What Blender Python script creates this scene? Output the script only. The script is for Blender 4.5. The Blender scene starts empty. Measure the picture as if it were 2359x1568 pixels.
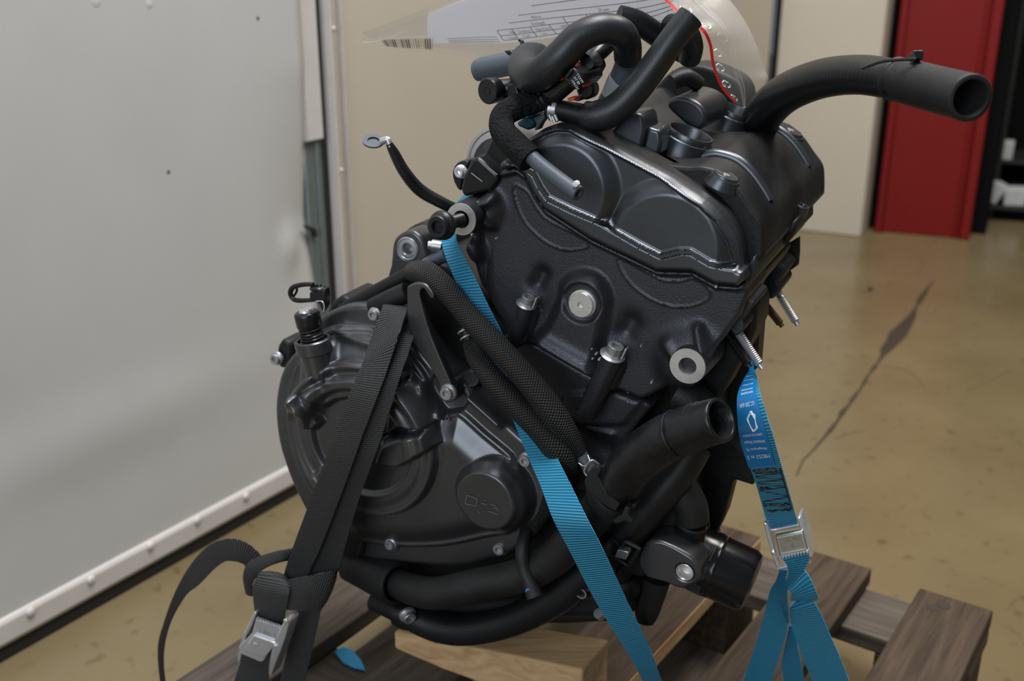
import bpy, bmesh, math, random
import numpy as np
from math import sin, cos, radians, pi
from mathutils import Vector, Matrix
random.seed(7)
SC = bpy.context.scene
COL = SC.collection
# ------------------------------------------------------------------ camera
FPX, CX0, CY0, HCAM = 2500.0, 1179.5, 784.0, 0.87
TH, YAW = radians(20.3), radians(25.5)
cam_d = bpy.data.cameras.new('camera'); cam = bpy.data.objects.new('camera', cam_d); COL.objects.link(cam)
cam_d.sensor_width = 36; cam_d.lens = FPX / 2359 * 36; cam_d.clip_start = .02
cam.location = (0, 0, HCAM); cam.rotation_euler = (pi / 2 - TH, 0, 0)
cam_d.dof.use_dof = True; cam_d.dof.focus_distance = .84; cam_d.dof.aperture_fstop = 6.3
SC.camera = cam
# ------------------------------------------------------------------ world, lights, exposure
W = bpy.data.worlds.new('world'); SC.world = W; W.use_nodes = True
W.node_tree.nodes['Background'].inputs[0].default_value = (.86, .93, 1, 1)
W.node_tree.nodes['Background'].inputs[1].default_value = .16
def area(name, loc, aim, sx, sy, power, col):
    l = bpy.data.lights.new(name, 'AREA'); l.shape = 'RECTANGLE'; l.size = sx; l.size_y = sy; l.energy = power; l.color = col
    o = bpy.data.objects.new(name, l); COL.objects.link(o); o.location = loc
    o.rotation_euler = (Vector(aim) - Vector(loc)).to_track_quat('-Z', 'Y').to_euler()
    return o
area('window_daylight', (-1.6, -2.2, 1.8), (-.5, 1.4, .5), 2.0, 2.0, 74, (.84, .92, 1))
area('overhead_light', (.15, .85, 3.0), (.15, .85, 0), .9, 1.5, 105, (.95, .97, 1))
area('overhead_light', (1.5, 1.9, 3.1), (1.5, 1.9, 0), .6, 1.6, 75, (1, .94, .84))  # fill light added to brighten the left wall and column
SC.view_settings.view_transform = 'Standard'; SC.view_settings.look = 'None'; SC.view_settings.gamma = 1
SC.view_settings.use_curve_mapping = False; SC.view_settings.exposure = -0.32
# ------------------------------------------------------------------ geometry helpers
A3 = lambda *a: np.array(a, float)
C0 = A3(0, 0, HCAM); FW = A3(0, cos(TH), -sin(TH)); UP = A3(0, sin(TH), cos(TH)); RT = A3(1, 0, 0); Z = A3(0, 0, 1)
V = A3(sin(YAW), cos(YAW), 0); A = A3(cos(YAW), -sin(YAW), 0)       # engine axes: V = crankshaft axis (away), A = forward
nrm = lambda v: v / np.linalg.norm(v)
def ray(x, y): return FW + RT * (x - CX0) / FPX + UP * (CY0 - y) / FPX
ENG = C0 + ray(1450, 480) * .83
def P(x, y, v=0.):                                                  # traced point on the engine plane at depth v
    r = ray(x, y); return C0 + r * ((v + (ENG - C0) @ V) / (r @ V))
def PZ(x, y, z=0.):                                                 # traced point on the horizontal plane at height z
    r = ray(x, y); return C0 + r * ((z - HCAM) / r[2])
def PP(x, y, p0, n):                                                # traced point on any plane
    r = ray(x, y); return C0 + r * (((p0 - C0) @ n) / (r @ n))
def mpp(p): return ((p - C0) @ FW) / FPX                            # metres per pixel there
def uw(p): d = p - ENG; return A3(d @ A, d[2])
def UWV(u, w, v): return ENG + A * u + Z * w + V * v
CYL = A * .346 + Z * .938; CRS = A * .938 - Z * .346                # cylinder axis and the axis across it
def cat(pts, n=6, closed=False):
    p = np.array(pts, float); m = len(p); out = []
    for i in range(m if closed else m - 1):
        if closed: a, b, c, d = p[(i - 1) % m], p[i], p[(i + 1) % m], p[(i + 2) % m]
        else: a, b, c, d = p[max(i - 1, 0)], p[i], p[i + 1], p[min(i + 2, m - 1)]
        for k in range(n):
            t = k / n
            out.append(.5 * (2 * b + (c - a) * t + (2 * a - 5 * b + 4 * c - d) * t * t + (3 * b - a - 3 * c + d) * t ** 3))
    if not closed: out.append(p[-1])
    return np.array(out)
ORG = {}
def org(o): return ORG[o.name] if o is not None else A3(0, 0, 0)
def empty(name, loc, label, category, group=None):
    o = bpy.data.objects.new(name, None); COL.objects.link(o); o.location = tuple(loc); o.empty_display_size = .05
    o['label'] = label; o['category'] = category
    if group: o['group'] = group
    ORG[o.name] = np.array(loc, float); return o
def tag(o, label, category, group=None):
    o['label'] = label; o['category'] = category
    if group: o['group'] = group
    return o
def mk(name, Vs, Fs, mat, par=None, smooth=True, uv=None, bev=0, seg=2, ang=38, base=None, sol=0, recalc=True):
    Vs = np.array(Vs, float)
    o0 = org(par) if par is not None else (np.array(base, float) if base is not None else A3(0, 0, 0))
    me = bpy.data.meshes.new(name); me.from_pydata([tuple(x) for x in (Vs - o0)], [], [tuple(int(i) for i in f) for f in Fs])
    if uv is not None:
        l = me.uv_layers.new(name='UVMap'); flat = np.array(uv, 'f').reshape(-1, 2)
        l.data.foreach_set('uv', flat.ravel())
    if recalc:
        bm = bmesh.new(); bm.from_mesh(me); bmesh.ops.recalc_face_normals(bm, faces=bm.faces[:]); bm.to_mesh(me); bm.free()
    me.materials.append(mat)
    o = bpy.data.objects.new(name, me); COL.objects.link(o)
    if par is not None: o.parent = par
    else: o.location = tuple(o0)
    ORG[o.name] = o0
    if sol:
        s = o.modifiers.new('solid', 'SOLIDIFY'); s.thickness = sol; s.offset = 0
    if bev:
        b = o.modifiers.new('bevel', 'BEVEL'); b.width = bev; b.segments = seg; b.limit_method = 'ANGLE'; b.angle_limit = radians(ang)
    if smooth:
        me.polygons.foreach_set('use_smooth', [True] * len(me.polygons))
        if not uv or True: me.set_sharp_from_angle(angle=radians(ang if not bev else 60))
    return o
def prism(pts, d):                                                  # closed outline pushed along d
    pts = np.array(pts); n = len(pts)
    Vs = np.vstack([pts, pts + d])
    Fs = [list(range(n))[::-1], list(range(n, 2 * n))] + [[i, (i + 1) % n, n + (i + 1) % n, n + i] for i in range(n)]
    return Vs, Fs
def plate(name, px, vf, vb, mat, par, bev=.0012, sm=0, **k):
    if sm: px = cat(px, sm, True)
    Vs, Fs = prism([P(x, y, vf) for x, y in px], V * (vb - vf)); return mk(name, Vs, Fs, mat, par, bev=bev, **k)
def box(name, c, ax, ay, az, mat, par=None, bev=.002, **k):         # centre and three half-vectors
    Vs = [c + ax * i + ay * j + az * l for i in (-1, 1) for j in (-1, 1) for l in (-1, 1)]
    Fs = [(0, 1, 3, 2), (4, 6, 7, 5), (0, 4, 5, 1), (2, 3, 7, 6), (0, 2, 6, 4), (1, 5, 7, 3)]
    return mk(name, Vs, Fs, mat, par, bev=bev, **k)
def merge(*parts):
    Vs, Fs, n = [], [], 0
    for a, b in parts:
        Vs += list(a); Fs += [[i + n for i in f] for f in b]; n += len(a)
    return Vs, Fs
def frames(c):
    t = np.gradient(c, axis=0); t /= np.linalg.norm(t, axis=1)[:, None] + 1e-12
    up = Z if abs(t[0] @ Z) < .9 else RT
    n = nrm(np.cross(t[0], up)); N = []
    for i in range(len(c)):
        n = nrm(n - t[i] * (n @ t[i])); N.append(n)
    N = np.array(N); return t, N, np.cross(t, N)
def tube_g(c, r, n=20, open0=False, open1=False, wall=.25, deep=.03, squash=None):
    c = np.array(c); r = np.array(r) if np.ndim(r) else np.full(len(c), float(r))
    t, N, Bn = frames(c)
    rings = []; lens = [0]
    for i in range(1, len(c)): lens.append(lens[-1] + np.linalg.norm(c[i] - c[i - 1]))
    def ring(ci, ri, k): 
        a = np.arange(n) * 2 * pi / n
        return ci + ri * (np.cos(a)[:, None] * N[k] * (squash or 1) + np.sin(a)[:, None] * Bn[k])
    seq = []
    if open0:
        ri = r[0] * (1 - wall); seq += [(c[0] + t[0] * deep, ri * .98, 0, -deep), (c[0] + t[0] * .001, ri, 0, 0), (c[0], ri + r[0] * .04, 0, 0), (c[0], r[0] * .96, 0, 0)]
        c0 = c[0] + t[0] * r[0] * .04; seq.append((c0, r[0], 0, 0)); lo = 1
    else: seq.append((c[0], r[0], 0, 0)); lo = 1
    for i in range(lo, len(c) - 1): seq.append((c[i], r[i], i, lens[i]))
    L = len(c) - 1
    if open1:
        ri = r[-1] * (1 - wall)
        seq += [(c[-1] - t[-1] * r[-1] * .04, r[-1], L, lens[-1]), (c[-1], r[-1] * .96, L, lens[-1]), (c[-1], ri + r[-1] * .04, L, lens[-1]), (c[-1] - t[-1] * .001, ri, L, lens[-1]), (c[-1] - t[-1] * deep, ri * .98, L, lens[-1] + deep)]
    else: seq.append((c[-1], r[-1], L, lens[-1]))
    Vs = np.vstack([ring(a, b, k) for a, b, k, _ in seq]); Fs = []; uv = []
    for i in range(len(seq) - 1):
        for j in range(n):
            j2 = (j + 1) % n; Fs.append([i * n + j, i * n + j2, (i + 1) * n + j2, (i + 1) * n + j])
            uv += [(j / n, seq[i][3]), ((j + 1) / n, seq[i][3]), ((j + 1) / n, seq[i + 1][3]), (j / n, seq[i + 1][3])]
    for b, s in ((0, 0), (1, len(seq) - 1)):
        f = [s * n + j for j in range(n)]; Fs.append(f[::-1] if b == 0 else f); uv += [(0, 0)] * n
    return Vs, Fs, uv
def tube(name, pts, rad, mat, par, n=20, sub=6, **k):               # pts: (px, py, v); rad: pixels, one or per point
    kk = {q: k.pop(q) for q in ('open0', 'open1', 'wall', 'deep', 'squash') if q in k}
    P3 = np.array([P(*p) for p in pts]); rr = np.array(rad if np.ndim(rad) else [rad] * len(pts), float)
    rr = rr * np.array([mpp(p) for p in P3])
    q = cat(np.hstack([P3, rr[:, None]]), sub)
    Vs, Fs, uv = tube_g(q[:, :3], q[:, 3], n, **kk)
    return mk(name, Vs, Fs, mat, par, uv=uv, recalc=False, ang=50, **k)
def lathe_g(c, ax, prof, n=28):
    ax = nrm(ax); e = nrm(np.cross(ax, RT if abs(ax @ RT) < .9 else Z)); g = np.cross(ax, e)
    a = np.arange(n) * 2 * pi / n; circ = np.cos(a)[:, None] * e + np.sin(a)[:, None] * g
    Vs = np.vstack([c + ax * h + max(r, 1e-6) * circ for r, h in prof]); Fs = []
    for i in range(len(prof) - 1):
        for j in range(n): j2 = (j + 1) % n; Fs.append([i * n + j, i * n + j2, (i + 1) * n + j2, (i + 1) * n + j])
    if prof[-1][0] > 1e-5: m = (len(prof) - 1) * n; Fs.append(list(range(m, m + n)))
    return Vs, Fs
def lathe(name, c, ax, prof, mat, par, n=28, bev=0, **k):
    Vs, Fs = lathe_g(c, ax, prof, n); return mk(name, Vs, Fs, mat, par, bev=bev, **k)
def plate_hole(name, px, hx, hy, hr, vf, vb, m, par, bev=.002, sm=2, n=48):   # plate with a round through hole
    O_ = px2_(px, vf, sm); c = uw(P(hx, hy, vf)); r = hr * mpp(P(hx, hy, vf)); ang = np.arange(n) * 2 * pi / n; out = []
    b = np.roll(O_, -1, 0)
    for a in ang:
        d = A3(cos(a), sin(a)); best = None
        for s, e in zip(O_, b):
            M_ = np.array([[d[0], -(e - s)[0]], [d[1], -(e - s)[1]]]); 
            if abs(np.linalg.det(M_)) < 1e-14: continue
            t, k = np.linalg.solve(M_, s - c)
            if t > 0 and -1e-9 <= k <= 1 + 1e-9: best = t if best is None else max(best, t)
        out.append(c + d * best)
    inn = [c + r * A3(cos(a), sin(a)) for a in ang]
    Vs = [UWV(*p, vf) for p in out] + [UWV(*p, vf) for p in inn] + [UWV(*p, vb) for p in out] + [UWV(*p, vb) for p in inn]; Fs = []
    for i in range(n):
        j = (i + 1) % n; Fs += [[i, j, n + j, n + i], [2 * n + i, 3 * n + i, 3 * n + j, 2 * n + j], [i, 2 * n + i, 2 * n + j, j], [n + i, n + j, 3 * n + j, 3 * n + i]]
    return mk(name, Vs, Fs, m, par, bev=bev)
def px2_(px, v, sm):
    if sm: px = cat(px, sm, True)
    return np.array([uw(P(x, y, v)) for x, y in px])
# signed distance to closed polygons, and reliefs: cast faces built as height fields over a traced outline
def sdf(p, poly):
    p = np.atleast_2d(p); poly = np.array(poly); b = np.roll(poly, -1, 0); d = np.full(len(p), 1e9); ins = np.zeros(len(p), bool); near = np.zeros_like(p)
    for s, e in zip(poly, b):
        v = e - s; t = np.clip(((p - s) @ v) / (v @ v + 1e-15), 0, 1); q = s + t[:, None] * v; dd = np.linalg.norm(p - q, axis=1)
        m = dd < d; d[m] = dd[m]; near[m] = q[m]
        c = ((s[1] > p[:, 1]) != (e[1] > p[:, 1])); xx = s[0] + (p[:, 1] - s[1]) * (v[0] / (v[1] if abs(v[1]) > 1e-12 else 1e-12)); ins ^= c & (p[:, 0] < xx)
    return np.where(ins, -d, d), near
def sst(x): x = np.clip(x, 0, 1); return x * x * (3 - 2 * x)
def px2(px, v, sm=0):
    if sm: px = cat(px, sm, True)
    return np.array([uw(P(x, y, v)) for x, y in px])
def dpoly(q, px, v, sm=0): return sdf(q, px2(px, v, sm))[0]
def dcirc(q, px, py, v, r): c = uw(P(px, py, v)); return np.linalg.norm(q - c, axis=1) - r
def dseg(q, pa, pb, v):
    a, b = uw(P(*pa, v)), uw(P(*pb, v)); d = b - a; t = np.clip(((q - a) @ d) / (d @ d), 0, 1); return np.linalg.norm(q - (a + t[:, None] * d), axis=1)
def rise(d, h, w): return h * sst(-d / w + .5)                      # plateau of height h inside d<0, wall of width w
def relief(name, px, v0, H, vb, mat, par, res=.0016, sm=0, er=.003):
    O = px2(px, v0, sm); lo, hi = O.min(0) - res, O.max(0) + res
    nx, ny = (np.ceil((hi - lo) / res)).astype(int) + 1
    gx, gy = np.meshgrid(lo[0] + np.arange(nx) * res, lo[1] + np.arange(ny) * res, indexing='ij')
    q = np.stack([gx.ravel(), gy.ravel()], 1); d, near = sdf(q, O)
    ins = (d < -res * .25).reshape(nx, ny); cell = ins[:-1, :-1] | ins[1:, :-1] | ins[:-1, 1:] | ins[1:, 1:]
    use = np.zeros((nx, ny), bool)
    for a, b in ((0, 0), (1, 0), (0, 1), (1, 1)): use[a:nx - 1 + a, b:ny - 1 + b] |= cell
    out = ~ins.ravel() & use.ravel(); q[out] = near[out]; d[out] = 0
    idx = -np.ones(nx * ny, int); u = use.ravel(); idx[u] = np.arange(u.sum()); q, d = q[u], d[u]; id2 = idx.reshape(nx, ny)
    h = H(q); e = np.clip(1 + d / er, 0, 1); h = h - er * (1 - np.sqrt(np.clip(1 - e * e, 0, 1)))
    Vs = np.array([UWV(a, b, v0 - c) for (a, b), c in zip(q, h)])
    ci = np.argwhere(cell); Fs = [[id2[i, j], id2[i + 1, j], id2[i + 1, j + 1], id2[i, j + 1]] for i, j in ci]
    cnt = {}
    for f in Fs:
        for k in range(4):
            a, b = f[k], f[(k + 1) % 4]
            if (b, a) in cnt: cnt[(b, a)] = 0
            else: cnt[(a, b)] = 1
    be = [k for k, x in cnt.items() if x]; bv = sorted({i for k in be for i in k}); m = {i: len(Vs) + k for k, i in enumerate(bv)}
    back = np.array([Vs[i] + V * (vb - v0 + h[i]) for i in bv])
    Fs += [[b, a, m[a], m[b]] for a, b in be]
    return mk(name, np.vstack([Vs, back]), Fs, mat, par, recalc=False, ang=60)
# ------------------------------------------------------------------ materials
def mat(name, col, rough=.5, metal=0, bump=0, bscale=300, spec=.5, var=0, vscale=8, trans=0, alpha=1, coat=0, bdist=.001, det=3):
    m = bpy.data.materials.new(name); m.use_nodes = True; nt = m.node_tree; b = nt.nodes['Principled BSDF']
    b.inputs['Base Color'].default_value = (*col, 1); b.inputs['Roughness'].default_value = rough; b.inputs['Metallic'].default_value = metal
    b.inputs['Specular IOR Level'].default_value = spec; b.inputs['Transmission Weight'].default_value = trans; b.inputs['Alpha'].default_value = alpha
    b.inputs['Coat Weight'].default_value = coat; b.inputs['Coat Roughness'].default_value = .12
    tc = nt.nodes.new('ShaderNodeTexCoord')
    if bump:
        n = nt.nodes.new('ShaderNodeTexNoise'); n.inputs['Scale'].default_value = bscale; n.inputs['Detail'].default_value = det
        nt.links.new(tc.outputs['Object'], n.inputs['Vector'])
        bp = nt.nodes.new('ShaderNodeBump'); bp.inputs['Strength'].default_value = bump; bp.inputs['Distance'].default_value = bdist
        nt.links.new(n.outputs['Fac'], bp.inputs['Height']); nt.links.new(bp.outputs['Normal'], b.inputs['Normal'])
    if var:
        n = nt.nodes.new('ShaderNodeTexNoise'); n.inputs['Scale'].default_value = vscale; n.inputs['Detail'].default_value = 6; n.inputs['Roughness'].default_value = .65
        nt.links.new(tc.outputs['Object'], n.inputs['Vector'])
        r = nt.nodes.new('ShaderNodeValToRGB'); r.color_ramp.elements[0].position = .3; r.color_ramp.elements[1].position = .7
        r.color_ramp.elements[0].color = (*[c * (1 - var) for c in col], 1); r.color_ramp.elements[1].color = (*[min(1, c * (1 + var)) for c in col], 1)
        nt.links.new(n.outputs['Fac'], r.inputs['Fac']); nt.links.new(r.outputs['Color'], b.inputs['Base Color'])
        mr = nt.nodes.new('ShaderNodeMapRange'); mr.inputs['To Min'].default_value = max(0, rough - .12 * var * 2); mr.inputs['To Max'].default_value = min(1, rough + .12 * var * 2)
        nt.links.new(n.outputs['Fac'], mr.inputs['Value']); nt.links.new(mr.outputs['Result'], b.inputs['Roughness'])
    return m
def bs(m): return m.node_tree.nodes['Principled BSDF']
def uvmath(m, expr_bump, dist=.0006, strength=1., colours=None):    # expr_bump builds a height from UV x, y
    nt = m.node_tree; uvn = nt.nodes.new('ShaderNodeUVMap'); sp = nt.nodes.new('ShaderNodeSeparateXYZ'); nt.links.new(uvn.outputs['UV'], sp.inputs[0])
    def M(op, a, b=None):
        n = nt.nodes.new('ShaderNodeMath'); n.operation = op
        for i, x in enumerate((a, b)):
            if x is None: continue
            if isinstance(x, (int, float)): n.inputs[i].default_value = x
            else: nt.links.new(x, n.inputs[i])
        return n.outputs[0]
    h = expr_bump(M, sp.outputs[0], sp.outputs[1])
    bp = nt.nodes.new('ShaderNodeBump'); bp.inputs['Strength'].default_value = strength; bp.inputs['Distance'].default_value = dist
    nt.links.new(h, bp.inputs['Height']); nt.links.new(bp.outputs['Normal'], bs(m).inputs['Normal'])
    if colours:
        r = nt.nodes.new('ShaderNodeValToRGB'); r.color_ramp.elements[0].color = (*colours[0], 1); r.color_ramp.elements[1].color = (*colours[1], 1)
        nt.links.new(h, r.inputs['Fac']); nt.links.new(r.outputs['Color'], bs(m).inputs['Base Color'])
    return m
M_PAINT = mat('satin_black_paint', (.095, .102, .114), .33, .85, .06, 1500, .5, .10, 14)
M_CAST = mat('rough_black_cast', (.058, .060, .070), .42, .75, .5, 800, .5, .15, 10, bdist=.0007)
M_COVER = mat('clutch_cover_black', (.11, .112, .12), .32, .8, .08, 1200, .5, .16, 9)
M_DARK = mat('dirty_dark_metal', (.009, .009, .0095), .52, 0, .3, 200, .35, .3, 12)
M_RUB = mat('black_rubber', (.0065, .007, .0085), .46, 0, .08, 500, .4, .2, 25)
M_RUBD = mat('dusty_rubber', (.011, .011, .011), .58, 0, .25, 260, .4, .3, 30)
M_FOAM = mat('foam_hose_skin', (.010, .012, .015), .40, 0, .12, 700, .5, .15, 20)
M_SATIN = mat('satin_aluminium', (.52, .52, .53), .42, 1, .1, 300, .5, .15, 30)
M_SCUFF2 = mat('scuffed_rubber', (.008, .0085, .010), .34, 0, .35, 120, .5, .5, 40, bdist=.0015)
M_TERM = mat('dull_terminal', (.07, .08, .095), .42, .6)
M_GREYH = mat('grey_blue_rubber', (.075, .09, .11), .48, 0, .1, 400, .4, .1, 20)
M_PLAS = mat('black_plastic', (.007, .007, .008), .3, 0, .04, 600, .5)
M_FLEECE = mat('black_fleece_sleeve', (.014, .014, .015), .95, 0, 1, 420, .15, .4, 160, bdist=.004, det=8)
M_STEEL = mat('zinc_steel', (.56, .57, .59), .32, .8, .1, 300, .5, .15, 60)
M_BOLT = mat('grey_bolt_steel', (.46, .47, .49), .34, .8, .08, 300, .5, .12, 80)
M_ALU = mat('machined_aluminium', (.66, .65, .62), .34, .65, .12, 500, .5, .1, 40)
M_SHINY = mat('polished_zinc', (.80, .83, .86), .22, .75)
M_BRASS = mat('rusty_brown_steel', (.12, .075, .045), .5, .8, .3, 300, .5, .3, 60)
M_RED = mat('orange_red_clip', (.62, .065, .02), .45)
M_TEAL = mat('teal_connector', (.012, .12, .19), .4)
M_WHITE = mat('white_print', (.75, .78, .8), .6)
M_TAPE = mat('pale_tape', (.36, .4, .42), .55, var=.1, vscale=60)
M_BOLTBLK = mat('black_oxide_bolt', (.018, .018, .019), .36, .4)
M_HOLE = mat('hole_dark', (.006, .006, .006), .7)
# ------------------------------------------------------------------ setting
DP, DQ = PZ(0, 1521), PZ(682, 1135); DW = nrm(DQ - DP); DN = A3(DW[1], -DW[0], 0)      # door wall: point, direction, normal to the room
def DS(s, z, o=0): return DP + DW * s + Z * z + DN * o
def wbox(name, s0, s1, z0, z1, o0, o1, m, par=None, bev=.002, kind=None):
    c = DS((s0 + s1) / 2, (z0 + z1) / 2, (o0 + o1) / 2)
    o = box(name, c, DW * (s1 - s0) / 2, Z * (z1 - z0) / 2, DN * (o1 - o0) / 2, m, par, bev)
    if kind: o['kind'] = kind
    return o
def floor_mat():
    m = mat('worn_beige_concrete', (.25, .185, .095), .24, 0, .06, 40, .45)
    nt = m.node_tree; b = bs(m); tc = nt.nodes.new('ShaderNodeTexCoord')
    n1 = nt.nodes.new('ShaderNodeTexNoise'); n1.inputs['Scale'].default_value = 3.2; n1.inputs['Detail'].default_value = 8
    n2 = nt.nodes.new('ShaderNodeTexNoise'); n2.inputs['Scale'].default_value = 38; n2.inputs['Detail'].default_value = 5
    for n in (n1, n2): nt.links.new(tc.outputs['Object'], n.inputs['Vector'])
    r = nt.nodes.new('ShaderNodeValToRGB'); r.color_ramp.elements[0].position = .3; r.color_ramp.elements[1].position = .72
    r.color_ramp.elements[0].color = (.140, .105, .052, 1); r.color_ramp.elements[1].color = (.190, .148, .080, 1)
    nt.links.new(n1.outputs['Fac'], r.inputs['Fac'])
    r2 = nt.nodes.new('ShaderNodeValToRGB'); r2.color_ramp.elements[0].position = .24; r2.color_ramp.elements[1].position = .40
    r2.color_ramp.elements[0].color = (.45, .42, .38, 1); r2.color_ramp.elements[1].color = (1, 1, 1, 1)
    nt.links.new(n2.outputs['Fac'], r2.inputs['Fac'])
    mx = nt.nodes.new('ShaderNodeMix'); mx.data_type = 'RGBA'; mx.blend_type = 'MULTIPLY'; mx.inputs['Factor'].default_value = .8
    nt.links.new(r.outputs['Color'], mx.inputs['A']); nt.links.new(r2.outputs['Color'], mx.inputs['B']); nt.links.new(mx.outputs['Result'], b.inputs['Base Color'])
    return m
M_FLOOR = floor_mat()
M_CREAM = mat('cream_painted_steel', (.50, .445, .365), .5, 0, .05, 30, .4, .03, 3)
M_DOOR = mat('pale_grey_door_skin', (.50, .495, .48), .42, 0, .05, 18, .4, .035, 4)
M_RAIL = mat('pale_rail_paint', (.55, .52, .49), .45, 0, .1, 60, .4, .06, 14)
M_GALV = mat('galvanised_strip', (.20, .235, .235), .45, .55, .05, 60, .5, .12, 20)
M_GASK = mat('black_rubber_seal', (.012, .011, .010), .7, 0, .4, 160)
M_REDP = mat('dark_red_paint', (.165, .006, .005), .5, 0, .04, 60, .25, .06, 5)
M_VOID = mat('dark_shade_wall', (.004, .004, .0042), .9, spec=.1)  # near-black colour paints in the shade of the opening and gaps
fl = mk('floor', [(-4, -3, 0), (6, -3, 0), (6, 9, 0), (-4, 9, 0)], [(0, 1, 2, 3)], M_FLOOR); fl['kind'] = 'structure'
# left door leaf with dented free edge, wall beyond it
def door_leaf():
    s0, s1, z0, z1 = -1.9, .618, .055, 2.4; ns, nz = 170, 110; Vs = []; Fs = []
    for i in range(ns + 1):
        for j in range(nz + 1):
            s = s0 + (s1 - s0) * i / ns; z = z0 + (z1 - z0) * (j / nz) ** 1.5
            o = .0
            k = max(0, (s - .50) / .12); dz = max(0, 1 - abs(z - .46) / .23)
            o -= .02 * min(k, 1) ** 1.5 * dz * (1 if s < .62 else .7)
            o += .010 * math.exp(-((s - .565) / .012) ** 2 - ((z - .42) / .03) ** 2)
            o += .004 * math.exp(-((s - .2) / .25) ** 2 - ((z - .25) / .05) ** 2)
            o -= .002 * math.exp(-((s + .05) / .12) ** 2 - ((z - .30) / .06) ** 2)
            Vs.append(DS(s, z, o))
    for i in range(ns):
        for j in range(nz):
            a = i * (nz + 1) + j; Fs.append([a, a + nz + 1, a + nz + 2, a + 1])
    return Vs, Fs
Vs, Fs = door_leaf(); door = mk('door_1', Vs, Fs, M_DOOR, sol=.012); door['kind'] = 'structure'
wbox('edge_cap', .617, .655, .575, 2.4, -.022, .003, M_RAIL, door)
wbox('edge_strip', .617, .655, .055, .575, -.03, -.004, M_GALV, door)
wbox('edge_gap_shade', .655, .672, .0, 2.4, -.06, -.006, M_GASK, door)  # black strip painting in the dark gap beside the door edge
wbox('edge_strip_fold', .640, .646, .055, .575, -.004, -.001, M_GALV, door, bev=.001)
wbox('bottom_rail', -1.9, .64, .021, .062, -.02, .012, M_RAIL, door, bev=.008)
wbox('bottom_rail_lip', -1.9, .64, .062, .070, -.02, .004, M_RAIL, door, bev=.002)
wbox('rubber_seal', -1.9, .65, .0, .023, -.03, .006, M_GASK, door, bev=.003)
for x, y in ((71, 1409), (347, 1257), (567, 1143), (210, 1335), (455, 1198)):
    p = PP(x, y, DS(0, 0, .012), DN); Vs, Fs = lathe_g(p, DN, [(.006, -.002), (.006, .001), (.0045, .003), (0, .004)], 14); mk('rivet', Vs, Fs, M_RAIL, door)
for x, y, r in ((222, 5, .006), (344, 10, .005), (594, 42, .003), (388, 396, .003)):
    p = PP(x, y, DS(0, 0, .006), DN); Vs, Fs = lathe_g(p, DN, [(r, -.004), (r, .0002), (r * .5, .0006), (0, .0007)], 12); mk('dent_mark', Vs, Fs, M_GALV if r < .004 else M_RAIL, door)
tg = prism([PP(x, y, DS(0, 0, -.004), DN) for x, y in ((697, 517), (708, 520), (723, 526), (727, 545), (718, 543), (713, 530), (700, 524))], DN * .006); mk('torn_edge', *tg, M_GASK, door, bev=.001)
w = wbox('wall_left', .71, 2.62, 0, 2.5, -.12, -.012, M_CREAM, kind='structure')
wbox('trim_1', .672, .690, 0, 2.5, -.10, .006, M_RAIL, bev=.006, kind='structure')
wbox('trim_2', .690, .712, 0, 2.5, -.10, -.008, M_CREAM, kind='structure')
wbox('trim_3', .711, .717, 0, 2.5, -.014, .0, M_RAIL, bev=.002, kind='structure')
for z in (.30, .52, .74):
    lathe('screw', DS(.688, z, .004), DN, [(.004, 0), (.004, .003), (0, .005)], M_RAIL, None, 10)['kind'] = 'structure'
wbox('wall_gap', .62, .70, 0, 2.5, -.16, -.10, M_VOID, kind='structure')
# far corner: cream column, red post, dark opening with shelf
K1, K2 = PZ(1840, 530), PZ(1983, 546); KD = nrm(K2 - K1); KN = A3(KD[1], -KD[0], 0)
R1, R2 = PZ(2014, 533), PZ(2232, 551); RD = nrm(R2 - R1); RN = A3(RD[1], -RD[0], 0)
KL = DS(2.60, 0, -.012); KL = K1 + KD * ((KL - K1) @ KD)
def vbox(name, a, b, n, dep, z0, z1, m, kind='structure', bev=.004, par=None):   # wall between ground points a, b, thickness along -n
    h = (b - a) / 2; c = (a + b) / 2 - n * dep / 2 + Z * (z0 + z1) / 2
    o = box(name, c, h, -n * dep / 2, Z * (z1 - z0) / 2, m, par, bev); 
    if par is None: o['kind'] = kind
    return o
vbox('wall_back', KL + KD * .012, K2, KN, .28, 0, 2.5, M_CREAM)
vbox('corner_gap_shade', KL - KD * .002, KL + KD * .012, KN, .02, 0, 2.5, M_VOID, bev=.001)  # near-black strip puts the dark corner gap into colour
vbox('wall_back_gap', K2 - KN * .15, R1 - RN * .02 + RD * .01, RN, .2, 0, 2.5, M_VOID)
post = empty('steel_post', (R1 + R2) / 2, 'dark red steel door post beside the dark opening', 'post')
vbox('web', R1 + RD * .02, R2 - RD * .02, RN, .10, 0, 2.5, M_REDP, par=post)
vbox('flange', R1, R1 + RD * .022, RN, .10, 0, 2.5, M_REDP, par=post).location = tuple(RN * .014)
vbox('flange', R2 - RD * .03, R2, RN, .10, -.0, 2.5, M_REDP, par=post).location = tuple(RN * .018)
vbox('fold', R2 - RD * .048, R2 - RD * .034, RN, .10, 0, 2.5, M_REDP, par=post).location = tuple(RN * .006)
dk = A3(.42, .9, 0); dk = nrm(dk)
vbox('wall_alcove_side', R2 - RN * .08, R2 - RN * .08 + dk * 2.6, A3(dk[1], -dk[0], 0), -.05, 0, 2.5, M_VOID)  # alcove walls added, near-black so the opening stays dark
vbox('wall_alcove_back', R2 + dk * 1.6 - RD * .1, R2 + dk * 1.6 + RD * 2.6, RN, .05, 0, 2.5, M_VOID)
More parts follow.
